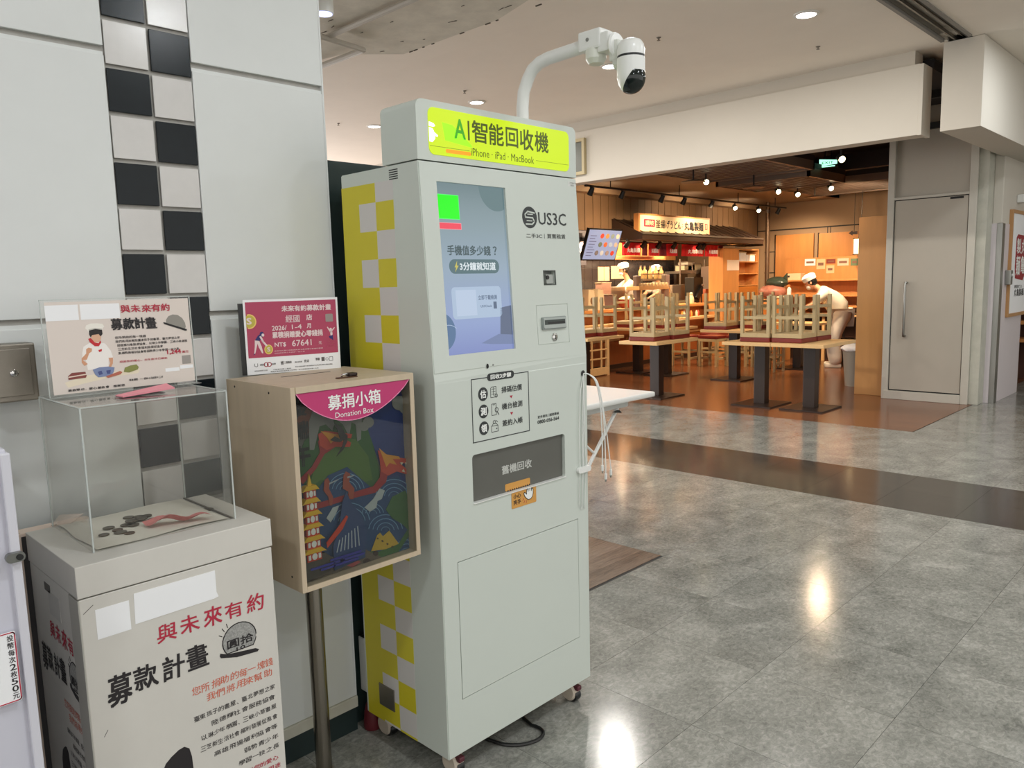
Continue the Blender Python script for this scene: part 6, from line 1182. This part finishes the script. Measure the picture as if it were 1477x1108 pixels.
# stools
def stool():
    t = thing('stool', 'x', 'stool', (0, 0, 0), 'wooden stools'); s_ = .185; h = .55
    part('seat', MB().box(-s_ - .005, s_ + .005, -s_ - .005, s_ + .005, h - .055, h, .012), cushion, t)
    part('seat_frame', MB().box(-s_, s_, -s_, s_, h - .105, h - .056, .003), stoolw, t)
    for a in (-1, 1):
        for b in (-1, 1): part('leg', MB().box(a * s_ - (.038 if a > 0 else 0), a * s_ + (0 if a > 0 else .038), b * s_ - (.038 if b > 0 else 0), b * s_ + (0 if b > 0 else .038), 0, h - .105, .002), stoolw, t)
    for a in (-1, 1):
        c0 = a * (s_ - .019); part('stretcher', MB().box(c0 - .011, c0 + .011, -s_ + .038, s_ - .038, .12, .155), stoolw, t); part('stretcher', MB().box(-s_ + .038, s_ - .038, c0 - .011, c0 + .011, .24, .275), stoolw, t)
    return t
ST = stool(); first = [True]
def put(x, y, up, lb, rz=0.0, tz=TZ):
    rot = (PI, 0, rz) if up else (0, 0, rz); loc = (x, y, tz + .55 if up else 0)
    if first[0]: ST.location = loc; ST.rotation_euler = rot; ST['label'] = lb; first[0] = False; return ST
    return copytree(ST, loc, rot, lb)
put(-4.43, 8.86, 1, 'upturned stool at the front left of the front table pair', .02)
put(-4.03, 8.88, 1, 'upturned stool at the front right of the front table pair', -.04)
put(-4.42, 9.27, 1, 'upturned stool at the rear left of the front table pair', .05)
put(-4.02, 9.29, 1, 'upturned stool at the rear right of the front table pair', -.02)
put(-5.74, 8.40, 1, 'upturned stool at the front of the table left of the pair', .03)
put(-5.70, 8.81, 1, 'upturned stool at the rear of the table left of the pair', -.03)
put(-7.0, 8.48, 1, 'upturned stool at the machine edge in front', .0)
put(-6.92, 8.86, 1, 'upturned stool at the machine edge behind', .05)
put(-7.12, 10.7, 1, 'upturned stool on the second table of the middle row, front', .0); put(-7.1, 11.1, 1, 'upturned stool on the second table of the middle row, rear', .0)
put(-7.72, 10.7, 1, 'upturned stool on the leftmost table of the middle row', .04)
put(-6.03, 10.73, 1, 'upturned stool on the middle table behind the pair, front left', .03); put(-5.66, 11.17, 1, 'upturned stool on the middle table behind the pair, rear right', -.05); put(-6.06, 11.17, 1, 'upturned stool on the middle table behind the pair, rear left', -.05)
put(-7.62, 12.3, 0, 'upright red seated stool left of the floor group', .02); put(-7.15, 12.45, 0, 'upright red seated stool in the middle of the floor group', -.03); put(-6.74, 12.70, 0, 'upright red seated stool right of the floor group', .05)
put(-6.32, 12.80, 0, 'upright stool left of the farthest table', .0); put(-5.95, 12.2, 0, 'upright stool in front of the farthest table', .0); put(-7.5, 13.1, 0, 'upright stool behind the floor group on the left', .0); put(-6.95, 13.2, 0, 'upright stool behind the floor group on the right', .0)
# lattice screen
t = thing('lattice_screen', 'low pale wooden lattice screen beside the leftmost middle table', 'screen', (-8.05, 10.6, 0)); lx = -7.9; _o = -.2
part('frame', MB().box(lx - .02, lx + .02, 9.45, 9.52, 0, .74).box(lx - .02, lx + .02, 10.3, 10.36, 0, .74).box(lx - .02, lx + .02, 9.52, 10.3, .68, .74).box(lx - .02, lx + .02, 9.52, 10.3, .02, .14), palew, t)
for k in range(3): part('bar', MB().box(lx - .01, lx + .01, 9.65 + k * .25, 9.68 + k * .25, .14, .68), palew, t)
for k in range(2): part('cross_bar', MB().box(lx - .012, lx + .012, 9.52, 10.3, .28 + k * .15, .30 + k * .15), palew, t)
# bag of flour sacks at left
for k, (u, v) in enumerate(((848, 425), (861, 428))):
    q = at(u, v, x=-8.4); t = thing('printed_bag', 'cream paper bag with brown round print, ' + ('left' if k == 0 else 'right') + ' one beside the machine edge', 'bag', (q.x, q.y, CT)); part('bag_body', MB().prism([(q.x - .08, q.y - .1, CT), (q.x - .08, q.y + .12, CT), (q.x - .08, q.y + .07, CT + .34), (q.x - .08, q.y - .08, CT + .36)], (.16, 0, 0)), cream_m, t); part('print_disc', MB().disc(planeX(q.x + .08), q.y + .01, CT + .16, .045, .06, 0, .002), mat('print_brown', (120, 90, 60), .6), t)
# steel arm chair at the right
q = at(1233, 475, y=13.98); t = thing('metal_chair', 'dark bent metal chair back beside the orange panel', 'chair', (q.x, 13.98, 0))
part('back_frame', MB().tube([(q.x - .2, 13.98, 0), (q.x - .18, 13.98, .7), (q.x - .1, 13.98, .86), (q.x + .1, 13.98, .88), (q.x + .2, 13.98, .8)], .014, 8), blackp, t, smooth=True); part('seat', MB().box(q.x - .2, q.x + .2, 13.74, 13.98, .42, .46, .01), darkw, t); part('leg', MB().box(q.x - .2, q.x - .17, 13.75, 13.78, 0, .42), darkw, t); part('leg', MB().box(q.x + .17, q.x + .2, 13.75, 13.78, 0, .42), darkw, t)

# ------------------------------------------------------------------ people
def skin_mesh(name, J, E, R, m, parent, sub=1, label=None):
    me = bpy.data.meshes.new(name); me.from_pydata([Vector(j) for j in J], E, []); o = bpy.data.objects.new(name, me); C.objects.link(o)
    s1 = o.modifiers.new('s', 'SKIN'); s1.use_smooth_shade = True; s1.branch_smoothing = .3
    for i, v in enumerate(me.skin_vertices[0].data): r = R[i]; v.radius = (r, r) if not isinstance(r, tuple) else r; v.use_root = (i == 0)
    o.modifiers.new('u', 'SUBSURF').levels = sub
    dg = bpy.context.evaluated_depsgraph_get(); nm = bpy.data.meshes.new_from_object(o.evaluated_get(dg)); o.modifiers.clear(); o.data = nm; nm.name = name; nm.materials.clear(); nm.materials.append(m)
    for p in nm.polygons: p.use_smooth = True
    o.parent = parent
    if label: o['label'] = label
    return o
def lpart(name, mb, m, parent, label=None, smooth=True):
    o = bpy.data.objects.new(name, mesh(name, mb, m, smooth)); C.objects.link(o); o.parent = parent
    if label: o['label'] = label
    return o
def person(label, loc, rz, pelvis, chest, neck, head, sh, elb, hnd, kn, ft, apron=False, mask=True):
    """local frame: +x is where the person faces, +y is its left"""
    P = thing('person', label, 'person', loc); P.rotation_euler = (0, 0, rz)
    V = Vector; pe, ch, nk, hd_ = V(pelvis), V(chest), V(neck), V(head)
    J = [pe, ch, nk, hd_]; R_ = [.12, .13, .05, .07]; E_ = [(0, 1), (1, 2), (2, 3)]
    for s_ in (1, -1):
        def S(p): return V((p[0], p[1] * s_, p[2]))
        i = len(J); J += [S(sh), S(elb), S(hnd)]; R_ += [.055, .042, .028]; E_ += [(1, i), (i, i + 1), (i + 1, i + 2)]
        d = (S(hnd) - S(elb)).normalized(); sd = d.cross(V((0, 0, 1))).normalized()
        palm = S(hnd) + d * .06; j = len(J); J.append(palm); R_.append((.034, .018)); E_.append((i + 2, j))
        for k, ln in enumerate((.065, .075, .07, .055)):
            f0 = palm + sd * (.026 - .0175 * k) + d * .025; a = len(J); J += [f0, f0 + d * ln * .55 + V((0, 0, -.008)), f0 + d * ln * .9 + V((0, 0, -.03))]; R_ += [.0095, .009, .008]; E_ += [(j, a), (a, a + 1), (a + 1, a + 2)]
        a = len(J); J += [S(hnd) + d * .03 + sd * .035, S(hnd) + d * .075 + sd * .055]; R_ += [.011, .009]; E_ += [(i + 2, a), (a, a + 1)]
        i = len(J); J += [pe + V((0, .09 * s_, -.06)), S(kn), S(ft) + V((-.04, 0, .06)), S(ft) + V((.10, 0, .03))]; R_ += [.085, .058, .04, .035]; E_ += [(0, i), (i, i + 1), (i + 1, i + 2), (i + 2, i + 3)]
    b = skin_mesh('body', J, E_, R_, skin, P)
    # clothes: jacket with short sleeves, trousers
    J = [pe + V((-.02, 0, -.08)), pe.lerp(ch, .5), ch, ch.lerp(nk, .8)]; R_ = [.215, .215, .19, .085]; E_ = [(0, 1), (1, 2), (2, 3)]
    for s_ in (1, -1):
        i = len(J); a = V((sh[0], sh[1] * s_, sh[2])); e = V((elb[0], elb[1] * s_, elb[2])); J += [a, a.lerp(e, .9)]; R_ += [.10, .085]; E_ += [(2, i), (i, i + 1)]
    skin_mesh('jacket', J, E_, R_, uniform, P, label='white work jacket')
    J = [pe + V((0, 0, -.02))]; R_ = [.185]; E_ = []
    for s_ in (1, -1):
        i = len(J); k_ = V((kn[0], kn[1] * s_, kn[2])); f_ = V((ft[0], ft[1] * s_, ft[2])); J += [pe + V((0, .09 * s_, -.08)), k_, f_ + V((-.02, 0, .03))]; R_ += [.145, .12, .115]; E_ += [(0, i), (i, i + 1), (i + 1, i + 2)]
    skin_mesh('trousers', J, E_, R_, mat('trouser_white', (224, 219, 210), .8, noise=9, amt=.06), P, label='white trousers')
    ax = ((hd_ - nk).normalized() * .45 + V((0, 0, .55))).normalized(); fz = V((1, 0, 0)); fz = (fz - fz.dot(ax) * ax).normalized()
    hc = hd_ + ax * .03
    def loc3(f, l, u): return hc + fz * f + V((0, 1, 0)) * l + ax * u
    hm = MB().blob((0, 0, 0), (.092, .074, .115), 3); hm.v = [tuple(loc3(v[0], v[1], v[2])) for v in hm.v]; lpart('head', hm, skin, P)
    nm_ = MB().add([loc3(.088, -.014, -.01), loc3(.088, .014, -.01), loc3(.115, 0, -.02), loc3(.092, 0, .03)], [(0, 1, 2), (0, 2, 3), (2, 1, 3), (0, 3, 1)]); lpart('nose', nm_, skin, P)
    for s_ in (1, -1):
        em_ = MB().blob(tuple(loc3(.08, .03 * s_, .015)), (.012, .012, .008), 1); lpart('eye', em_, blackp, P)
        er = MB().blob(tuple(loc3(0, .076 * s_, 0)), (.018, .01, .028), 1); lpart('ear', er, skin, P)
    if mask: mk = MB().blob((0, 0, 0), (.05, .062, .045), 2); mk.v = [tuple(loc3(v[0] + .055, v[1], v[2] - .05)) for v in mk.v]; lpart('mask', mk, whitep, P, 'white face mask')
    else: lpart('mouth', MB().blob(tuple(loc3(.086, 0, -.055)), (.008, .022, .006), 1), redp, P)
    hr = MB().blob((0, 0, 0), (.096, .08, .10), 3); hr.v = [tuple(loc3(v[0] - .014, v[1], v[2] + .006)) for v in hr.v]; hr2 = MB().add([v for v in hr.v], hr.f); lpart('hair', hr2, blackp, P, 'dark hair')
    cpm = MB().lathe((0, 0, 0), [(.0, 0), (.102, 0), (.108, .03), (.112, .07), (.085, .105), (.03, .12), (0, .12)], 20); cpm.v = [tuple(loc3(v[0] * 1.08 - .012, v[1] * .92, v[2] + .045)) for v in cpm.v]; lpart('cap', cpm, whitep, P, 'white kitchen cap')
    for s_ in (1, -1):
        f_ = V((ft[0], ft[1] * s_, ft[2])); lpart('shoe', MB().box(f_.x - .10, f_.x + .16, f_.y - .045, f_.y + .045, 0, .075, .025), uniform, P)
    return P
person('cleaner in white cap and uniform bending forward to wipe behind the tables', (-5.24, 13.33, 0), math.radians(205), (-.02, 0, .97), (.22, 0, 1.24), (.37, 0, 1.36), (.47, 0, 1.41), (.24, .19, 1.28), (.42, .22, 1.10), (.62, .16, .98), (.12, .12, .50), (.08, .14, 0))
def chef(label, u, v, x, dy, rz):
    c = at(u, v, x=x); z = c.z - .06
    person(label, (x, c.y + dy, 0), math.radians(rz), (-.10, 0, z - .78), (.02, 0, z - .34), (.09, 0, z - .14), (.14, 0, z - .04), (.05, .18, z - .27), (.26, .22, z - .46), (.44, .13, z - .56), (.0, .11, (z - .78) * .5), (-.02, .12, 0))
chef('chef in white cap leaning left over the kitchen counter', 905, 385, -9.4, .10, 235)
chef('second chef bent over behind the condiment bottles in the kitchen', 953, 388, -9.52, .02, 250)
